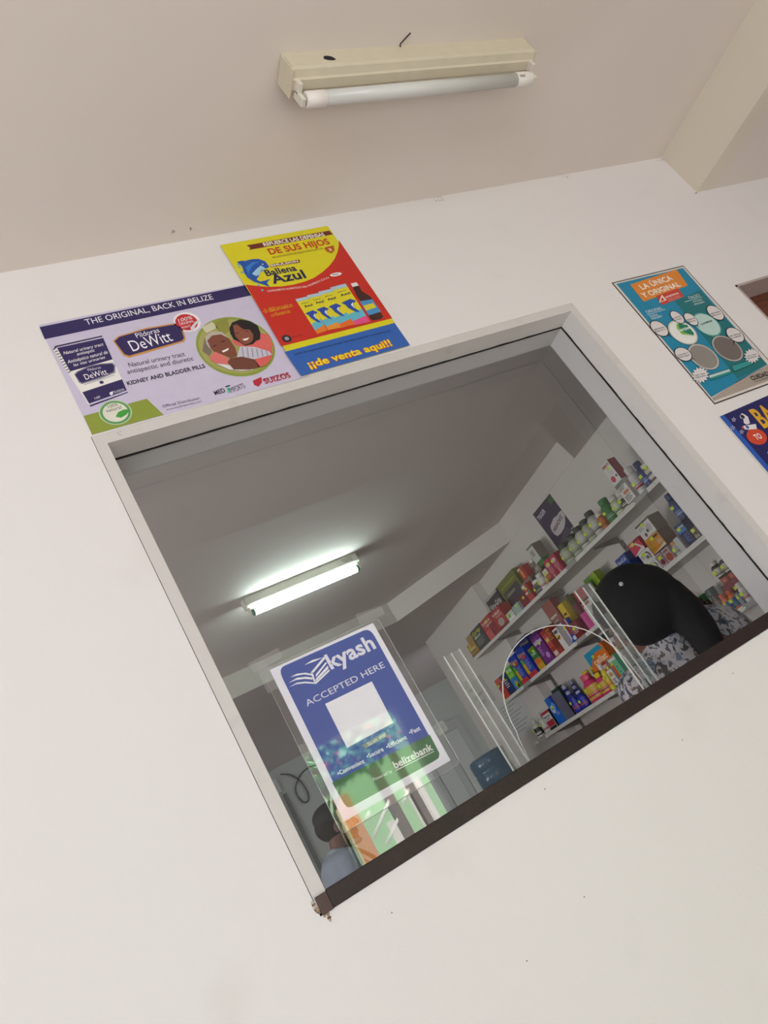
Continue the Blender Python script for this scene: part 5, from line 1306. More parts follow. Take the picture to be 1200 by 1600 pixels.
ITEMS = [
    ('box', 'A', 2.51, 3.389, 0.129, 2.251, 0.091, 0.06, 'gold', 'band:brown', 'gold medicine box with a brown foot standing at the far end of the top shelf'),
    ('box', 'A', 2.575, 3.467, 0.111, 2.253, 0.154, 0.05, 'tan', 'lines', 'tan carton half hidden behind the gold box at the far end of the top shelf'),
    ('box', 'A', 2.51, 3.229, 0.173, 2.247, 0.138, 0.07, 'slate', 'grip', 'dark grey carton with yellow lettering between the gold box and the red cartons, top shelf'),
    ('box', 'A', 2.51, 3.055, 0.167, 2.243, 0.137, 0.08, 'red', 'redbig', 'large red carton next to the dark grey carton on the top shelf'),
    ('box', 'A', 2.51, 2.896, 0.146, 2.239, 0.127, 0.08, 'red', 'redbig2', 'large red carton with a grey oval next to the small silver cartons'),
    ('box', 'A', 2.51, 2.77, 0.097, 2.236, 0.052, 0.05, 'pale', 'leaf', 'small silver carton with a green spot beside the large red carton, top shelf'),
    ('box', 'A', 2.51, 2.672, 0.087, 2.234, 0.057, 0.05, 'teal_pale', 'plain', 'small pale teal carton beside the dark red carton on the top shelf'),
    ('box', 'A', 2.62, 3.012, 0.2, 2.242, 0.247, 0.05, 'charcoal', 'viro', 'charcoal carton lettered Viro-Grip behind the red cartons on the top shelf'),
    ('box', 'A', 2.61, 2.756, 0.261, 2.236, 0.25, 0.06, 'olive', 'olivebox', 'tall olive green carton with a dark window behind the silver cartons, top shelf'),
    ('box', 'A', 2.53, 2.584, 0.09, 2.232, 0.076, 0.06, 'darkred', 'plain', 'low dark red carton between the pale teal carton and the red and white packet'),
    ('box', 'A', 2.51, 2.479, 0.062, 2.229, 0.102, 0.04, 'red', 'redwhite', 'narrow red and white packet beside the small white capped bottle, top shelf'),
    ('box', 'A', 2.62, 2.573, 0.071, 2.3704, 0.085, 0.05, 'red', 'yellowish', 'red carton lying on top of the row beside the olive green carton, top shelf'),
    ('bottle', 'A', 2.51, 2.402, 0.083, 2.227, 0.081, 0.0, 'greybrown', 'white', 'small grey bottle with white cap and dark label beside the red and white packet'),
    ('bottle', 'A', 2.51, 2.335, 0.058, 2.226, 0.092, 0.0, 'white', 'white', 'white bottle with red mark on its label beside the grey bottle, top shelf'),
    ('bottle', 'A', 2.53, 2.285, 0.04, 2.225, 0.083, 0.0, 'white', 'white', 'white bottle with brown picture label behind the orange carton, top shelf'),
    ('box', 'A', 2.51, 2.233, 0.049, 2.224, 0.076, 0.04, 'orangebrown', 'white_top', 'small orange brown carton with white top beside the two red and white tablet cartons'),
    ('box', 'A', 2.51, 2.176, 0.061, 2.222, 0.11, 0.05, 'crimson', 'pills', 'farther one of two red tablet cartons with pale round pictures'),
    ('box', 'A', 2.51, 2.111, 0.065, 2.221, 0.105, 0.05, 'crimson', 'pills', 'nearer one of two red tablet cartons with pale round pictures'),
    ('box', 'A', 2.58, 2.369, 0.056, 2.331, 0.048, 0.05, 'greybrown', 'lines', 'grey brown carton lying under the tall white carton on the top shelf'),
    ('box', 'A', 2.59, 2.334, 0.072, 2.3797, 0.103, 0.07, 'pale', 'tallwhite', 'tall white carton with grey side perched above the row on the top shelf'),
    ('box', 'A', 2.58, 2.306, 0.055, 2.344, 0.035, 0.05, 'green', 'plain', 'small green carton under the tall white carton on the top shelf'),
    ('bottle', 'A', 2.605, 2.437, 0.052, 2.331, 0.109, 0.0, 'greybrown', 'white', 'white capped brown bottle behind the tall white carton on the top shelf'),
    ('bottle', 'A', 2.51, 2.027, 0.088, 2.219, 0.114, 0, 'greenish', 'darkgreen', 'pale bottle with dark green cap right beside the two red tablet cartons'),
    ('bottle', 'A', 2.51, 1.932, 0.081, 2.216, 0.117, 0, 'greenish', 'darkgreen', 'pale bottle with dark green cap, second from the two red tablet cartons'),
    ('bottle', 'A', 2.51, 1.848, 0.075, 2.214, 0.12, 0, 'palegrey', 'darkgreen', 'grey labelled bottle with dark green cap in front of the dark blue carton edge'),
    ('bottle', 'A', 2.51, 1.774, 0.066, 2.213, 0.12, 0, 'greenish', 'darkgreen', 'dark green capped bottle with two yellow price tags on the top shelf'),
    ('bottle', 'A', 2.51, 1.705, 0.064, 2.211, 0.131, 0, 'palegrey', 'darkgreen', 'taller bottle with dark green cap and beige label on the top shelf'),
    ('bottle', 'A', 2.51, 1.642, 0.051, 2.21, 0.088, 0, 'orangebrown', 'white', 'orange striped bottle with white cap beside the all green bottle'),
    ('bottle', 'A', 2.51, 1.575, 0.069, 2.208, 0.123, 0, 'green', 'green', 'all green bottle with green cap on the top shelf'),
    ('bottle', 'A', 2.51, 1.505, 0.062, 2.206, 0.098, 0, 'limewhite', 'white', 'white capped bottle with green and white label beside the all green bottle'),
    ('bottle', 'A', 2.51, 1.447, 0.048, 2.205, 0.087, 0, 'darklabel', 'white', 'white capped bottle with dark green label beside the stacked white cartons'),
    ('box', 'A', 2.51, 1.384, 0.071, 2.204, 0.113, 0.07, 'paperwhite', 'whitebox', 'white carton with an orange bar, the lower one of two stacked near the window jamb'),
    ('box', 'A', 2.51, 1.384, 0.066, 2.3174, 0.111, 0.05, 'paperwhite', 'redside', 'white carton with a red side and red seal stacked on another white carton'),
    ('bottle', 'A', 2.51, 1.311, 0.058, 2.202, 0.137, 0, 'paperwhite', 'white', 'large white bottle with red label beside the stacked white cartons'),
    ('bottle', 'A', 2.51, 1.249, 0.048, 2.2, 0.125, 0, 'navy', 'navy', 'navy blue bottle with navy cap near the window jamb on the top shelf'),
    ('box', 'A', 2.5, 1.193, 0.037, 2.199, 0.089, 0.05, 'stripes', 'stripes', 'striped carton half hidden by the window jamb at the near end of the top shelf'),
    ('box', 'B', 2.51, 3.342, 0.082, 1.907, 0.137, 0.05, 'orangered', 'lines_dark', 'orange red carton at the far end of the middle shelf'),
    ('box', 'B', 2.51, 3.249, 0.092, 1.906, 0.136, 0.05, 'navy', 'lines', 'slim navy carton between the orange red carton and the green and blue carton'),
    ('box', 'B', 2.51, 3.151, 0.091, 1.906, 0.148, 0.05, 'leafgreen', 'gripgreen', 'green and blue carton with a yellow figure beside the blue cartons, middle shelf'),
    ('box', 'B', 2.51, 3.037, 0.105, 1.905, 0.181, 0.05, 'blue', 'sinu', 'blue carton with yellow lettering and red foot, the farther of two alike'),
    ('box', 'B', 2.51, 2.915, 0.112, 1.904, 0.184, 0.06, 'blue', 'sinu', 'blue carton with yellow lettering and red foot, the nearer of two alike'),
    ('box', 'B', 2.6, 3.061, 0.118, 1.905, 0.236, 0.05, 'navy', 'goldtop', 'navy carton with gold lettering showing behind the farther blue and red carton'),
    ('box', 'B', 2.58, 2.929, 0.121, 1.904, 0.238, 0.05, 'navy', 'goldtop', 'navy carton with gold lettering showing behind the green and orange carton'),
    ('box', 'B', 2.51, 2.789, 0.079, 1.904, 0.139, 0.05, 'green', 'cirus', 'green and orange carton with white lettering beside the purple carton'),
    ('box', 'B', 2.51, 2.683, 0.111, 1.903, 0.19, 0.05, 'purple', 'lobon', 'purple carton with white lettering on the middle shelf'),
    ('box', 'B', 2.51, 2.562, 0.109, 1.902, 0.167, 0.05, 'brickred', 'redbrown', 'red brown carton with two yellow price tags beside the purple carton'),
    ('box', 'B', 2.51, 2.473, 0.054, 1.902, 0.127, 0.04, 'paperwhite', 'flag', 'narrow white carton with a black, red and yellow stripe on the middle shelf'),
    ('box', 'B', 2.552, 2.428, 0.091, 1.901, 0.138, 0.028, 'royal', 'swoosh', 'white and blue carton with red panel beside the narrow white carton'),
    ('box', 'B', 2.54, 2.342, 0.08, 1.901, 0.096, 0.035, 'darkred', 'lines', 'low dark red carton on the middle shelf seen at the top right of the arch'),
    ('box', 'B', 2.584, 2.344, 0.099, 1.901, 0.088, 0.05, 'magenta', 'plain', 'magenta carton behind the low dark red carton on the middle shelf'),
    ('box', 'B', 2.58, 2.258, 0.072, 1.9, 0.102, 0.05, 'pink', 'plain', 'pink carton beside the magenta carton on the middle shelf'),
    ('box', 'B', 2.6, 2.529, 0.115, 1.902, 0.29, 0.05, 'rosebrown', 'lines', 'tall rose brown carton standing behind the red brown carton, middle shelf'),
    ('box', 'B', 2.604, 2.429, 0.056, 1.901, 0.227, 0.04, 'yellow', 'lines_dark', 'slim yellow carton standing above the arch on the middle shelf'),
    ('box', 'B', 2.647, 2.432, 0.077, 1.901, 0.245, 0.05, 'khaki', 'plain', 'khaki carton behind the slim yellow carton on the middle shelf'),
    ('box', 'B', 2.635, 2.304, 0.154, 1.901, 0.18, 0.05, 'mauve', 'plain', 'mauve carton filling the row between the yellow and the red-topped carton'),
    ('box', 'B', 2.51, 2.094, 0.095, 1.899, 0.195, 0.07, 'paperwhite', 'pump', 'white carton with a red top and a red figure behind the acrylic holder'),
    ('box', 'B', 2.6, 2.066, 0.118, 1.899, 0.229, 0.05, 'lime', 'limebox', 'lime green carton with pink foot left of the woman with dark hair'),
    ('box', 'B', 2.57, 1.925, 0.073, 1.898, 0.165, 0.06, 'red', 'redlabel', "red carton touching the outline of the woman's hair, middle shelf"),
    ('box', 'B', 2.64, 1.92, 0.076, 1.898, 0.172, 0.04, 'darkred', 'plain', "dark red carton behind the red carton beside the woman's hair"),
    ('box', 'B', 2.51, 1.681, 0.089, 1.897, 0.171, 0.05, 'navy2', 'bone', "blue carton with a white knee picture just above the woman's hair"),
    ('box', 'B', 2.56, 1.677, 0.076, 1.897, 0.131, 0.06, 'navy', 'capsule', 'navy carton lying between the blue carton and the white cartons'),
    ('box', 'B', 2.51, 1.545, 0.091, 2.014, 0.065, 0.06, 'rose', 'roseart', "pink red carton stacked on the white cartons above the woman's head"),
    ('box', 'B', 2.51, 1.528, 0.087, 1.952, 0.061, 0.06, 'paperwhite', 'knee', 'white carton with a knee drawing, the upper of two alike'),
    ('box', 'B', 2.51, 1.521, 0.063, 1.896, 0.055, 0.06, 'paperwhite', 'knee', 'white carton with a knee drawing, the lower of two alike on the middle shelf'),
    ('box', 'B', 2.51, 1.426, 0.106, 2.0405, 0.075, 0.08, 'paperwhite', 'whitetop', 'white carton with brown side on top of the orange carton'),
    ('box', 'B', 2.51, 1.43, 0.105, 1.966, 0.074, 0.08, 'amber', 'amberart', 'orange carton with brown side under the white carton'),
    ('box', 'B', 2.51, 1.466, 0.041, 1.896, 0.065, 0.05, 'pinkgrey', 'ballred', 'pinkish grey carton with a dark red ball, middle shelf'),
    ('box', 'B', 2.51, 1.414, 0.056, 1.895, 0.065, 0.05, 'pinkgrey', 'ballorange', 'pinkish grey carton with an orange brown ball, middle shelf'),
    ('bottle', 'B', 2.51, 1.364, 0.038, 1.895, 0.064, 0, 'palegrey', 'goldcap', 'small white bottle with a golden cap on the middle shelf'),
    ('box', 'B', 2.51, 1.322, 0.035, 1.895, 0.066, 0.028, 'silver', 'plain', 'shiny silver carton beside the golden capped bottle'),
    ('box', 'B', 2.54, 1.289, 0.056, 1.895, 0.108, 0.07, 'navy', 'navyart', 'navy carton with a light blue stripe near the window jamb, middle shelf'),
    ('bottle', 'B', 2.54, 1.248, 0.051, 2.0033000000000003, 0.13, 0, 'navy', 'navy', 'navy bottle standing on the navy carton beside the window jamb'),
    ('box', 'B', 2.52, 1.218, 0.037, 1.894, 0.052, 0.05, 'camo', 'camo', 'brown patterned carton half hidden by the window jamb'),
    ('bottle', 'C', 2.51, 3.286, 0.072, 1.595, 0.129, 0, 'tube', 'white', 'white nozzle bottle with black label at the far end of the lower shelf'),
    ('bottle', 'C', 2.6, 3.281, 0.038, 1.595, 0.134, 0, 'tube', 'white', 'white nozzle bottle, second from the far end of the lower shelf'),
    ('bottle', 'C', 2.51, 3.18, 0.069, 1.594, 0.129, 0, 'tubelabel', 'white', 'white nozzle bottle with black and red label beside the red and black carton'),
    ('box', 'C', 2.51, 3.056, 0.101, 1.593, 0.113, 0.05, 'paperwhite', 'rennie', 'red, white and black carton on the lower shelf'),
    ('box', 'C', 2.51, 2.935, 0.098, 1.592, 0.167, 0.07, 'azure', 'condy', 'tall bright blue carton with a grey side on the lower shelf'),
    ('box', 'C', 2.62, 2.999, 0.084, 1.592, 0.194, 0.04, 'bottlegreen', 'plain', 'dark green carton behind the blue bottles on the lower shelf'),
    ('bottle', 'C', 2.52, 2.761, 0.073, 1.59, 0.132, 0, 'cobalt', 'lilac', 'blue bottle with pale cap and red label strip nearest the tall blue carton'),
    ('bottle', 'C', 2.52, 2.675, 0.081, 1.59, 0.102, 0, 'cobalt', 'lilac', 'blue bottle with pale cap and a round white label beside the pink bottle'),
    ('bottle', 'C', 2.6, 2.889, 0.07, 1.591, 0.181, 0, 'cobalt', 'lilac', 'blue bottle with pale cap in the back row above the tall blue carton'),
    ('bottle', 'C', 2.6, 2.79, 0.058, 1.591, 0.142, 0, 'cobalt', 'lilac', 'blue bottle with pale cap in the middle of the back row'),
    ('bottle', 'C', 2.66, 2.882, 0.056, 1.591, 0.186, 0, 'cobalt', 'lilac', 'blue bottle with pale cap farthest back against the wall, lower shelf'),
    ('bottle', 'C', 2.51, 2.541, 0.141, 1.589, 0.153, 0, 'hotpink', 'pinkcap', 'large pink bottle with pink cap and yellow label on the lower shelf'),
    ('bottle', 'C', 2.597, 2.628, 0.106, 1.589, 0.172, 0, 'hotpink', 'yellowcap', 'pink bottle with yellow cap behind the large pink bottle'),
    ('bottle', 'C', 2.6, 2.536, 0.075, 1.589, 0.171, 0, 'hotpink', 'yellowcap', 'pink bottle with yellow cap in the back row beside the orange and turquoise carton'),
    ('bottle', 'C', 2.51, 2.414, 0.088, 1.588, 0.121, 0, 'hotpink', 'yellowcap', 'pink bottle with yellow cap in the front row beside the yellow bottle'),
    ('bottle', 'C', 2.51, 2.338, 0.042, 1.587, 0.148, 0, 'lemon', 'white', 'slim yellow bottle with white cap on the lower shelf'),
    ('box', 'C', 2.51, 2.272, 0.051, 1.586, 0.141, 0.05, 'paperwhite', 'redhead', 'white carton with a red head between the yellow bottle and the green and orange carton'),
    ('box', 'C', 2.56, 2.354, 0.201, 1.715, 0.108, 0.075, 'orange', 'cellat', 'turquoise and orange carton perched above the pink bottles'),
    ('box', 'C', 2.51, 2.195, 0.069, 1.586, 0.146, 0.05, 'mint', 'mintart', 'mint green carton with an orange stripe on the lower shelf'),
    ('box', 'C', 2.562, 2.168, 0.038, 1.586, 0.222, 0.05, 'paperwhite', 'hearts', 'tall white carton with two dark red ovals behind the acrylic holder'),
    ('box', 'C', 2.64, 2.3, 0.052, 1.587, 0.272, 0.04, 'bottlegreen', 'plain', 'dark teal carton behind the tall white carton, lower shelf'),
    ('box', 'C', 2.55, 1.649, 0.054, 1.581, 0.157, 0.06, 'vermilion', 'triangle', "red carton with a white flap between the woman's hair and the magenta cap"),
    ('bottle', 'C', 2.55, 1.533, 0.058, 1.581, 0.132, 0, 'brownglass', 'magenta', "jar with a magenta cap above the woman's shoulder"),
    ('bottle', 'C', 2.61, 1.531, 0.045, 1.581, 0.137, 0, 'brownglass', 'green', 'jar with a green cap beside the magenta capped jar'),
    ('bottle', 'C', 2.62, 1.48, 0.048, 1.58, 0.141, 0, 'brownglass', 'bottlegreen', 'dark green capped jar behind the orange capped bottles'),
    ('bottle', 'C', 2.52, 1.339, 0.037, 1.579, 0.085, 0, 'orange', 'orangecap', 'orange bottle with orange cap and blue label at the near end of the lower shelf'),
    ('bottle', 'C', 2.52, 1.297, 0.037, 1.579, 0.083, 0, 'orange', 'orangecap', 'orange bottle with orange cap and green label at the near end of the lower shelf'),
    ('box', 'C', 2.53, 1.266, 0.022, 1.579, 0.054, 0.028, 'greyblue', 'plain', 'grey blue carton between the orange bottle and the white bottle by the jamb'),
    ('bottle', 'C', 2.51, 1.217, 0.036, 1.578, 0.085, 0, 'paperwhite', 'white', 'white bottle with a dark red line at the near end of the lower shelf'),
    ('bottle', 'C', 2.56, 1.303, 0.049, 1.69, 0.028, 0, 'copper', 'copper', 'shiny copper jar stacked under the farther black bottle'),
    ('bottle', 'C', 2.56, 1.254, 0.043, 1.69, 0.026, 0, 'copper', 'copper', 'shiny copper jar stacked under the nearer black bottle'),
    ('bottle', 'C', 2.56, 1.308, 0.047, 1.7185, 0.077, 0, 'blackglass', 'white', 'black bottle with white cap, the farther of two stacked by the jamb'),
    ('bottle', 'C', 2.56, 1.253, 0.043, 1.7165, 0.079, 0, 'blackglass', 'white', 'black bottle with white cap, the nearer of two stacked by the jamb'),
    ('box', 'A', 2.6, 2.556, 0.115, 2.231, 0.139, 0.07, 'greybrown', 'plain', 'grey brown carton under the red carton beside the olive green carton'),
    ('box', 'A', 2.605, 2.402, 0.138, 2.227, 0.1037, 0.08, 'tan', 'plain', 'tan carton in the back row under the white capped brown bottle'),
    ('box', 'A', 2.6, 2.298, 0.052, 2.225, 0.1187, 0.08, 'greybrown', 'plain', 'grey carton in the back row under the small green carton'),
    ('box', 'C', 2.562, 1.28, 0.115, 1.579, 0.1107, 0.06, 'darkred', 'plain', 'dark red carton under the copper jars by the window jamb'),
    ('box', 'C', 2.597, 2.36, 0.1, 1.587, 0.1277, 0.04, 'greyblue', 'plain', 'grey carton in the back row holding up the turquoise and orange carton')]
for i, e in enumerate(ITEMS):
    (carton if e[0] == 'box' else bottle)(e, i)

# ------------------------------------------------------------------ far end of the inner room
t = thing('door', 'pale grey panelled door at the far end of the room behind the blue water bottle', 'door', (3.03, 6.15, 0))
t['kind'] = 'structure'
del t['category']
t.name = 'door_1'
box('door_leaf', 2.62, 3.44, 6.12, 6.172, 0, 2.25, mat('#9aa09c', .5), t)
for k in range(3):
    a = 2.70 + k * .25
    bm = bmesh.new()
    B(bm, a, a + .17, 6.108, 6.12, 1.15, 2.15, 0, .004)
    obj('raised_panel', bm, mat('#a6aca8', .45), t)
    bm = bmesh.new()
    B(bm, a, a + .17, 6.108, 6.12, .2, 1.0, 0, .004)
    obj('raised_panel', bm, mat('#a6aca8', .45), t)
t = thing('door_closer_plate', 'small brown plate on the pale grey door', 'plate', (3.31, 6.10, 1.56))
box('plate', 3.285, 3.335, 6.094, 6.1075, 1.56, 1.74, mat('#6e6450', .5), t)

bm = bmesh.new()
cp = [(1.609, 2.572), (1.65, 2.548), (1.693, 2.515), (1.735, 2.45), (1.752, 2.383), (1.756, 2.30), (1.735, 2.250), (1.704, 2.236), (1.672, 2.27), (1.659, 2.333), (1.672, 2.39), (1.701, 2.427), (1.75, 2.465), (1.818, 2.496), (1.907, 2.50), (2.0, 2.47)]
def smooth_pts(p, n=5):
    o = []
    for i in range(len(p) - 1):
        a, b, c, d = p[max(i - 1, 0)], p[i], p[i + 1], p[min(i + 2, len(p) - 1)]
        for k in range(n):
            t_ = k / n
            o.append(tuple(.5 * (2 * b[j] + (c[j] - a[j]) * t_ + (2 * a[j] - 5 * b[j] + 4 * c[j] - d[j]) * t_ ** 2 + (3 * b[j] - a[j] - 3 * c[j] + d[j]) * t_ ** 3) for j in range(len(b))))
    o.append(p[-1])
    return o
tube(bm, [(x, 6.165, z) for x, z in smooth_pts(cp)], .006, 8)
o = obj('cable', bm, mat('#1c1f1e', .5))
rebase(o)
tag(o, 'loop of loose black cable hanging on the far wall left of the payment sign', 'cable')
t = thing('switch_box', 'white switch box on the far wall beside the window surround', 'box', (1.50, 6.16, 2.36))
box('cover', 1.46, 1.545, 6.13, 6.178, 2.42, 2.56, mat('#b8bcb8', .4), t, .004)
box('conduit', 1.545, 1.575, 6.15, 6.178, 1.2, 2.40, mat('#5a605e', .5), t)

# water bottle on its dispenser
t = thing('water_bottle', 'big blue water cooler bottle seen left of the acrylic slide strip', 'bottle', (2.21, 3.45, 1.335))
bm = bmesh.new()
R = .125
lathe(bm, [(.028, 0), (.030, .05), (.08, .075), (R, .11), (R, .16), (R * .955, .17), (R, .18), (R, .25), (R * .955, .26), (R, .27), (R, .325), (R * .96, .342), (R * .8, .352), (R * .3, .354)], 2.21, 3.45, 1.335, 36)
m = bpy.data.materials.new('blue_bottle_plastic')
m.use_nodes = True
b_ = m.node_tree.nodes['Principled BSDF']
b_.inputs['Base Color'].default_value = (*lin('#3f7698'), 1)
b_.inputs['Roughness'].default_value = .15
b_.inputs['Transmission Weight'].default_value = .35
obj('shell', bm, m, t)
t = thing('water_dispenser', 'white water dispenser under the blue bottle', 'dispenser', (2.21, 3.45, 0))
box('cabinet', 2.05, 2.37, 3.29, 3.61, .02, 1.33, mat('#c8c8c4', .35), t, .012)
box('tap', 2.15, 2.18, 3.25, 3.292, .95, .99, mat('#2a50a0', .35), t, .003)
box('tap', 2.24, 2.27, 3.25, 3.292, .95, .99, mat('#b03030', .35), t, .003)
box('foot', 2.07, 2.35, 3.31, 3.59, 0, .022, mat('#4a4a48', .6), t)

# ------------------------------------------------------------------ people


def ell(bm, c, r, rot_=None, seg=20):
    g = bmesh.ops.create_uvsphere(bm, u_segments=seg, v_segments=seg // 2 + 2, radius=1)
    M_ = Matrix.Translation(c) @ (rot_.to_4x4() if rot_ else Matrix.Identity(4)) @ Matrix.Diagonal((*r, 1))
    bmesh.ops.transform(bm, matrix=M_, verts=g['verts'])


def cap_(bm, p0, r0, p1, r1, n=14, k=5):
    p0, p1 = Vector(p0), Vector(p1)
    for i in range(k + 1):
        t_ = i / k
        pass
    d = (p1 - p0)
    q = d.to_track_quat('Z', 'Y').to_matrix()
    g = bmesh.ops.create_cone(bm, cap_ends=True, segments=n, radius1=r0, radius2=r1, depth=d.length)
    bmesh.ops.transform(bm, matrix=Matrix.Translation((p0 + p1) / 2) @ q.to_4x4(), verts=g['verts'])
    ell(bm, p0, (r0,) * 3, None, 12)
    ell(bm, p1, (r1,) * 3, None, 12)


def remeshed(name, bm, m, parent, vox, sm=6):
    o = obj(name, bm, m, parent)
    md = o.modifiers.new('surface', 'REMESH')
    md.mode = 'VOXEL'
    md.voxel_size = vox
    md.use_smooth_shade = True
    s = o.modifiers.new('soften', 'SMOOTH')
    s.iterations = sm
    s.factor = .5
    return o


def hand(bm, w, d, side, s=1.0):
    """palm and five separate curled fingers; w wrist, d direction of the hand"""
    w = Vector(w)
    d = Vector(d).normalized()
    u = d.cross(Vector((0, 0, 1)) if abs(d.z) < .9 else Vector((1, 0, 0))).normalized()
    v = d.cross(u)
    for k in range(4):
        b0 = w + d * .015 + u * (k - 1.5) * .016
        cap_(bm, b0, .013, w + d * .085 + u * (k - 1.5) * .020, .0105, 10)
        L_ = (.062, .072, .067, .052)[k] * s
        a = w + d * .088 + u * (k - 1.5) * .0245
        b = a + d * L_ * .5 + v * .010
        c = b + d * L_ * .42 + v * .026
        cap_(bm, a, .0080, b, .0075, 8)
        cap_(bm, b, .0075, c, .0066, 8)
    a = w + d * .03 - u * .03 * side
    b = a + d * .035 - u * .025 * side + v * .01
    c = b + d * .03 - u * .004 * side + v * .012
    cap_(bm, a, .013, b, .0105, 8)
    cap_(bm, b, .0105, c, .0085, 8)


def head(bm, c, f, up):
    """skull, jaw, nose, brow, lips and ears; f the facing direction, up the crown direction"""
    f = Vector(f).normalized()
    up = (Vector(up) - f * Vector(up).dot(f)).normalized()
    r = up.cross(f).normalized()
    Rm = Matrix((f, r, up)).transposed()
    c = Vector(c)
    P_ = lambda a, b, d: c + f * a + r * b + up * d
    ell(bm, P_(-.012, 0, .022), (.096, .075, .088), Rm, 28)
    ell(bm, P_(.020, 0, -.045), (.066, .058, .068), Rm, 22)
    ell(bm, P_(.062, 0, -.092), (.024, .028, .018), Rm, 14)
    cap_(bm, P_(.080, 0, .012), .008, P_(.101, 0, -.022), .0125, 10)
    for s in (-1, 1):
        ell(bm, P_(.088, .011 * s, -.026), (.009, .008, .008), Rm, 10)
        ell(bm, P_(.076, .030 * s, .022), (.014, .020, .007), Rm, 12)
        ell(bm, P_(.058, .044 * s, -.022), (.020, .018, .018), Rm, 12)
        ell(bm, P_(-.008, .077 * s, -.012), (.018, .008, .030), Rm, 12)
    ell(bm, P_(.082, 0, -.055), (.010, .022, .0055), Rm, 12)
    ell(bm, P_(.080, 0, -.066), (.010, .018, .0065), Rm, 12)
    return P_, Rm


def eyes(parent, P_, Rm):
    for s in (-1, 1):
        bm = bmesh.new()
        ell(bm, P_(.068, .031 * s, .008), (.0125, .0125, .0085), Rm, 16)
        e = obj('eye', bm, mat('#d9d4cc', .2), parent, True)
        bm = bmesh.new()
        ell(bm, P_(.0785, .031 * s, .008), (.0025, .0052, .0052), Rm, 12)
        obj('iris', bm, mat('#2a1a12', .2), e, True)


SKIN = mat('#7d5444', .55)
M_HAIR = plaster('black_hair', '#0d0d10', .6, 160, .85)

# --- woman seen from behind
W0 = thing('person', 'woman with black ponytail and floral blouse standing with her back to the window', 'person', (1.50, .55, 0))
bm = bmesh.new()
hf, hu = (-.60, .74, -.30), (-.22, -.05, .95)
HP, HR = head(bm, (1.428, .528, 1.682), hf, hu)
WHP, WHR = HP, HR
cap_(bm, (1.445, .53, 1.62), .054, (1.470, .545, 1.52), .060)
cap_(bm, (1.345, .58, 1.505), .050, (1.60, .50, 1.505), .052)
cap_(bm, (1.47, .56, 1.44), .115, (1.49, .58, 1.25), .110)
cap_(bm, (1.49, .58, 1.25), .110, (1.50, .60, 1.02), .135)
for s, sx in ((-1, 1.42), (1, 1.58)):
    cap_(bm, (sx, .60, .96), .095, (sx, .59, .50), .060)
    cap_(bm, (sx, .59, .50), .058, (sx, .61, .09), .038)
    cap_(bm, (sx, .62, .035), .034, (sx - .10, .70, .028), .026)
for sh_, el_, wr_, sd in (((1.335, .585, 1.500), (1.295, .66, 1.24), (1.34, .84, 1.12), 1), ((1.625, .49, 1.500), (1.72, .52, 1.24), (1.66, .70, 1.12), -1)):
    cap_(bm, sh_, .050, el_, .040)
    cap_(bm, el_, .039, wr_, .026)
    hand(bm, wr_, Vector(wr_) - Vector(el_), sd)
bd = remeshed('body', bm, SKIN, W0, .0058, 4)
eyes(bd, HP, HR)

m = bpy.data.materials.new('floral_blouse')
m.use_nodes = True
nt = m.node_tree
b_ = nt.nodes['Principled BSDF']
b_.inputs['Roughness'].default_value = .8
tc = nt.nodes.new('ShaderNodeTexCoord')
prev = None
base = (*lin('#b4aeb2'), 1)
for i, (sc, lo, col, w_) in enumerate(((19, .65, '#66788c', .6), (26, .655, '#6a5e52', 1.2), (22, .65, '#3a4452', 2.4), (34, .66, '#4a4846', 1.6))):
    mp = nt.nodes.new('ShaderNodeMapping')
    mp.inputs['Location'].default_value = (i * 3.7, i * 1.3, i * 2.1)
    mp.inputs['Scale'].default_value = (1.5, 1.5, .8)
    mp.inputs['Rotation'].default_value = (0, .6 + i * .5, 0)
    nz = nt.nodes.new('ShaderNodeTexNoise')
    nz.inputs['Scale'].default_value = sc
    nz.inputs['Detail'].default_value = 2
    nz.inputs['Distortion'].default_value = w_
    mr = nt.nodes.new('ShaderNodeMapRange')
    mr.inputs['From Min'].default_value = lo - .07
    mr.inputs['From Max'].default_value = lo - .04
    mx = nt.nodes.new('ShaderNodeMix')
    mx.data_type = 'RGBA'
    nt.links.new(tc.outputs['Object'], mp.inputs[0])
    nt.links.new(mp.outputs[0], nz.inputs['Vector'])
    nt.links.new(nz.outputs['Fac'], mr.inputs['Value'])
    nt.links.new(mr.outputs['Result'], mx.inputs[0])
    if prev:
        nt.links.new(prev, mx.inputs[6])
    else:
        mx.inputs[6].default_value = base
    mx.inputs[7].default_value = (*lin(col), 1)
    prev = mx.outputs[2]
nt.links.new(prev, b_.inputs['Base Color'])
bm = bmesh.new()
cap_(bm, (1.335, .585, 1.507), .064, (1.440, .55, 1.535), .062)
cap_(bm, (1.440, .55, 1.535), .062, (1.575, .52, 1.560), .066)
cap_(bm, (1.575, .52, 1.560), .066, (1.618, .50, 1.530), .066)
cap_(bm, (1.47, .56, 1.45), .138, (1.49, .58, 1.25), .130)
cap_(bm, (1.49, .58, 1.25), .130, (1.50, .60, .98), .165)
ell(bm, (1.555, .55, 1.45), (.12, .10, .13))
cap_(bm, (1.452, .528, 1.588), .066, (1.475, .545, 1.53), .080)
for sh_, el_ in (((1.335, .585, 1.505), (1.295, .66, 1.26)), ((1.622, .49, 1.515), (1.715, .52, 1.26))):
    cap_(bm, sh_, .062, el_, .055)
remeshed('blouse', bm, m, W0, .008, 5)
bm = bmesh.new()
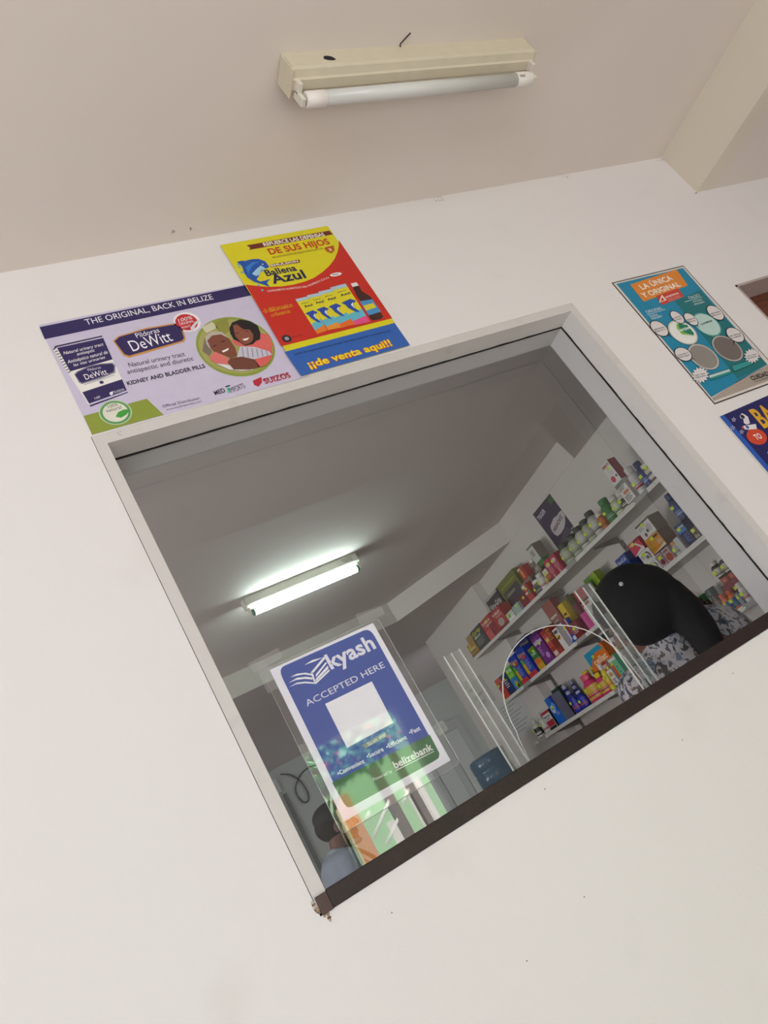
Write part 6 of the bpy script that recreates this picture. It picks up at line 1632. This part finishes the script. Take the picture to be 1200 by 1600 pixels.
for s, sx in ((-1, 1.42), (1, 1.58)):
    cap_(bm, (sx, .60, .97), .118, (sx, .59, .50), .082)
    cap_(bm, (sx, .59, .50), .080, (sx, .61, .10), .062)
remeshed('trousers', bm, mat('#2a2e3a', .8), W0, .012, 4)
# hair: a smooth cap of hair drawn back into a tail
bm = bmesh.new()
Rt = Matrix.Rotation(math.radians(-30), 3, 'Y')
ell(bm, (1.440, .490, 1.688), (.114, .090, .106), Rt, 30)
ell(bm, (1.412, .500, 1.662), (.082, .075, .078), None, 24)
ell(bm, WHP(-.016, 0, .052), (.102, .086, .074), WHR, 26)
tail = [((1.478, .455, 1.668), .060), ((1.482, .435, 1.615), .053), ((1.476, .42, 1.56), .045), ((1.466, .415, 1.51), .039), ((1.460, .412, 1.46), .032), ((1.46, .41, 1.40), .030), ((1.462, .41, 1.34), .022), ((1.465, .415, 1.29), .008)]
for (a, ra), (b, rb) in zip(tail, tail[1:]):
    cap_(bm, a, ra, b, rb, 12)
hr = remeshed('hair', bm, M_HAIR, W0, .007, 5)
bm = bmesh.new()
for k in range(26):
    a = random.uniform(-.9, 1.6)
    p = Vector((1.432 + .105 * math.cos(a) * random.uniform(.85, 1.0), .46 + random.uniform(-.03, .05), 1.69 + .10 * math.sin(a) - .02))
    d = Vector((random.uniform(.02, .05), random.uniform(-.02, .0), random.uniform(-.05, .0)))
    tube(bm, [p, p + d * .5 + Vector((.004, 0, .003)), p + d], .00028, 4)
obj('stray_strands', bm, M_HAIR, hr)
bm = bmesh.new()
ell(bm, (1.353, .42, 1.752), (.006, .006, .006), None, 10)
obj('hair_clip', bm, mat('#c8c8c4', .3), hr)

# --- man in a cap
W1 = thing('person', 'man in dark cap and grey polo shirt behind the lower left corner of the glass', 'person', (.98, 3.0, 0))
SK2 = mat('#6a4a3c', .55)
bm = bmesh.new()
HP, HR = head(bm, (1.035, 3.0, 1.742), (.96, -.22, -.10), (.1, 0, 1))
cap_(bm, (1.01, 3.0, 1.68), .056, (.985, 3.0, 1.58), .062)
cap_(bm, (.975, 2.86, 1.545), .052, (.975, 3.14, 1.545), .052)
cap_(bm, (.975, 3.0, 1.45), .135, (.99, 3.0, 1.2), .125)
cap_(bm, (.99, 3.0, 1.2), .125, (.99, 3.0, 1.0), .135)
for sy in (2.90, 3.10):
    cap_(bm, (.99, sy, .95), .092, (1.0, sy, .50), .060)
    cap_(bm, (1.0, sy, .50), .058, (.98, sy, .09), .040)
    cap_(bm, (.97, sy, .04), .036, (1.11, sy, .03), .028)
for sh_, el_, wr_, sd in (((.975, 2.83, 1.545), (.93, 2.79, 1.27), (1.13, 2.80, 1.16), 1), ((.975, 3.17, 1.545), (.93, 3.21, 1.27), (1.13, 3.18, 1.16), -1)):
    cap_(bm, sh_, .052, el_, .042)
    cap_(bm, el_, .041, wr_, .028)
    hand(bm, wr_, Vector(wr_) - Vector(el_), sd)
bd = remeshed('body', bm, SK2, W1, .0058, 4)
eyes(bd, HP, HR)
M_POLO = plaster('grey_polo', '#8b94a4', .6, 150, .85)
bm = bmesh.new()
cap_(bm, (.965, 2.855, 1.560), .070, (.965, 3.145, 1.560), .070)
ell(bm, (.945, 3.0, 1.52), (.105, .17, .125))
cap_(bm, (.965, 3.0, 1.45), .150, (.985, 3.0, 1.2), .142)
cap_(bm, (.985, 3.0, 1.2), .142, (.99, 3.0, .97), .155)
for sh_, el_ in (((.965, 2.825, 1.55), (.935, 2.79, 1.33)), ((.965, 3.175, 1.55), (.935, 3.21, 1.33))):
    cap_(bm, sh_, .068, el_, .062)
remeshed('polo_shirt', bm, M_POLO, W1, .009, 5)
bm = bmesh.new()
for a in range(18):
    pass
cap_(bm, (.955, 2.955, 1.625), .024, (1.035, 2.94, 1.605), .016)
cap_(bm, (.955, 3.045, 1.625), .024, (1.045, 3.06, 1.605), .016)
cap_(bm, (.945, 2.965, 1.632), .024, (.945, 3.035, 1.632), .024)
remeshed('collar', bm, plaster('polo_collar', '#9aa2b0', .3, 120, .85), W1, .005, 3)
bm = bmesh.new()
for sy in (2.90, 3.10):
    cap_(bm, (.99, sy, .96), .112, (1.0, sy, .50), .085)
    cap_(bm, (1.0, sy, .50), .083, (.98, sy, .10), .066)
remeshed('trousers', bm, mat('#2c3038', .8), W1, .012, 4)
bm = bmesh.new()
ell(bm, HP(-.028, 0, .012), (.092, .082, .078), HR, 24)
remeshed('hair', bm, M_HAIR, W1, .007, 3)
bm = bmesh.new()
ell(bm, HP(-.008, 0, .056), (.108, .087, .074), HR, 28)
hat = remeshed('cap', bm, mat('#1b1d22', .85), W1, .006, 3)
bm = bmesh.new()
vis = []
n = 14
top, bot = [], []
for k in range(n + 1):
    a = -1.15 + 2.3 * k / n
    for rr, z_, L_ in ((.092, .050, top), (.155, .036, bot)):
        L_.append((HP(rr * math.cos(a) - .0, rr * .92 * math.sin(a), z_ - .016 * abs(math.sin(a)))))
va = [[bm.verts.new(p) for p in L_] for L_ in (top, bot)]
vb = [[bm.verts.new(p + Vector((0, 0, -.004))) for p in L_] for L_ in (top, bot)]
for k in range(n):
    bm.faces.new((va[0][k], va[0][k + 1], va[1][k + 1], va[1][k]))
    bm.faces.new((vb[0][k], vb[1][k], vb[1][k + 1], vb[0][k + 1]))
    bm.faces.new((va[1][k], va[1][k + 1], vb[1][k + 1], vb[1][k]))
    bm.faces.new((va[0][k], vb[0][k], vb[0][k + 1], va[0][k + 1]))
for k in (0, n):
    bm.faces.new((va[0][k], va[1][k], vb[1][k], vb[0][k]))
obj('visor', bm, mat('#1b1d22', .85), hat)
bm = bmesh.new()
ell(bm, HP(.050, 0, -.108), (.044, .044, .018), HR, 18)
obj('lowered_face_mask', bm, mat('#7d93a8', .8), W1, True)
bm = bmesh.new()
tube(bm, smooth_pts([(1.00, 2.925, 1.64), (1.07, 2.90, 1.56), (1.115, 2.90, 1.48), (1.125, 2.93, 1.36)]), .010, 8)
obj('bag_strap', bm, mat('#1e2228', .7), W1)

# ------------------------------------------------------------------ small marks on the plaster
W1.location.x += .025

bm = bmesh.new()


def crack(pts, w, yoff=None):
    for (a, b) in zip(pts, pts[1:]):
        a, b = Vector(a), Vector(b)
        tube(bm, [a, b], w, 4)


rnd = random.Random(3)
for cx, cy, cz, n_, spread in ((1.262, -.004, 2.772, 16, .020), (.553, -.03, 2.7766, 4, .006), (.596, -.03, 2.7766, 4, .006), (2.124, -.01, 2.77, 9, .02), (2.127, -.006, 2.612, 10, .012), (1.72, -.003, 2.768, 5, .012)):
    for k in range(n_):
        x = cx + rnd.uniform(-spread, spread)
        z = cz + rnd.uniform(-.6, .3) * spread
        if cx > 2 and x > 2.128:
            x = 2.128
        if cz > 2.774:
            crack([(x, cy + rnd.uniform(-.004, .004), cz), (x + rnd.uniform(-.003, .003), cy + rnd.uniform(-.006, .006), cz)], .0005)
        else:
            z = min(z, cz + .002)
            crack([(x, -.0002, z), (x + rnd.uniform(-.004, .004), -.0002, z + rnd.uniform(-.003, .003))], .0005)
for x, z in ((.266, 2.336), (.268, 2.331), (.271, 2.338)):
    crack([(x, -.0009, z), (x + .001, -.0009, z + .002)], .0005)
for x, z in ((.9, 1.40), (1.085, 1.444), (.62, 1.455), (.58, 1.30), (.31, 1.43), (.45, 1.28)):
    crack([(x, -.0002, z), (x + .0015, -.0002, z + .001)], .0007)
struct(obj('trim_1', bm, mat('#4a3e34', .9)))

# ------------------------------------------------------------------ street side, behind the camera (mirrored in the glass)
PB = mat('#5c4038', .5)
for x0_, x1_, lab in ((2.235, 2.318, 'brown porch post, left of three mirrored in the glass'), (2.47, 2.53, 'thin brown porch post, middle of three mirrored in the glass'), (2.705, 2.80, 'wide brown porch post, right of three mirrored in the glass')):
    t = thing('porch_post', lab, 'post', ((x0_ + x1_) / 2, -5.5, -.02), 'brown porch posts')
    box('post', x0_, x1_, -5.55, -5.47, -.02, 2.9, PB, t, .003)
    box('foot_plate', x0_ - .01, x1_ + .01, -5.56, -5.46, -.02, 0, mat('#6a6460', .4, .8), t)
t = thing('door_panel', 'orange brown door panel mirrored in the glass below the payment sign', 'panel', (1.89, -5.5, -.02))
box('leaf', 1.82, 1.955, -5.53, -5.48, -.02, 2.1, mat('#cf8c54', .5), t, .004)
box('edge_strip', 1.80, 1.819, -5.53, -5.48, -.02, 2.1, mat('#d8d0a0', .4), t)
t = thing('bar_grille', 'white slanting bars mirrored over the green wall in the glass', 'grille', (2.2, -5.42, 1.55))
for (xa, za), (xb, zb_) in (((2.233, 1.844), (1.951, 1.65)), ((2.227, 1.678), (2.034, 1.558)), ((2.448, 1.847), (2.324, 1.759)), ((2.034, 1.848), (1.972, 1.81))):
    for dd in (0, .016):
        bm = bmesh.new()
        tube(bm, [(xa, -5.42, za + dd), (xb, -5.42, zb_ + dd)], .006, 8)
        obj('bar', bm, mat('#f4f4f0', .3), t)
box('bar_post', 2.81, 2.825, -5.44, -5.42, -.02, 2.4, mat('#e8f0e4', .3), t)
t = thing('garden_wall', 'mint green garden wall across the yard mirrored in the glass', 'wall', (2.75, -7.1, -.02))
box('wall_face', 1.7, 3.8, -7.2, -7.0, -.02, 2.7, mat('#9ccc9a', .8), t)
box('white_patch', 2.95, 3.17, -7.0, -6.98, 1.4, 2.0, mat('#e4e0dc', .8), t)
box('white_patch', 2.60, 2.80, -7.0, -6.98, 1.3, 1.75, mat('#dcd8d6', .8), t)
t = thing('reflection_dimmer', 'unseen dark brown panel added on the street wall to dim its reflection over the hair', 'door', (4.1, -3.17, 0))  # dark panel added so the glass mirrors less wall over the black hair
box('leaf', 3.45, 4.68, -3.198, -3.15, .01, 2.35, mat('#33241e', .4), t)
for k in range(3):
    box('dimmer_moulding', 3.56 + k * .38, 3.84 + k * .38, -3.149, -3.14, 1.2, 2.2, mat('#3c2a22', .4), t)
bm = bmesh.new()
B(bm, -8, 12, -12, -3.4, -.12, -.02)
struct(obj('ground', bm, mat('#8d8887', .9)))
t = thing('leafy_shrub', 'leafy flowering shrub outside the doorway mirrored on the payment sign', 'shrub', (1.5, -4.2, -.02))
bm = bmesh.new()
rnd = random.Random(11)
for k in range(2600):
    c_ = Vector((rnd.gauss(1.60, .22), rnd.gauss(-4.2, .15), 2.10 + abs(rnd.gauss(.08, .20))))
    a = rnd.random() * 6.283
    d = Vector((math.cos(a), rnd.uniform(-.5, .5), rnd.uniform(-.9, .5))).normalized()
    s_ = d.cross(Vector((rnd.random(), rnd.random(), rnd.random()))).normalized()
    L_, w_ = rnd.uniform(.05, .12), rnd.uniform(.015, .034)
    f = bm.faces.new([bm.verts.new(c_ + v) for v in (Vector((0, 0, 0)), d * L_ * .5 + s_ * w_, d * L_, d * L_ * .5 - s_ * w_)])
    f.material_index = 0 if rnd.random() < .55 else (1 if rnd.random() < .8 else 2)
o = obj('foliage', bm, [mat('#8ed0a0', .6), mat('#4c9a54', .6), mat('#d07a50', .6)], t)
bm = bmesh.new()
for k in range(4):
    a = k * 1.6
    tube(bm, [(1.40 + .01 * math.cos(a), -4.2 + .03 * math.sin(a), -.02), (1.42 + .02 * math.cos(a), -4.2 + .1 * math.sin(a), 1.9), (1.60 + .2 * math.cos(a), -4.2 + .1 * math.sin(a), 2.3)], .010, 6)
obj('stem', bm, mat('#6a5a44', .8), t)
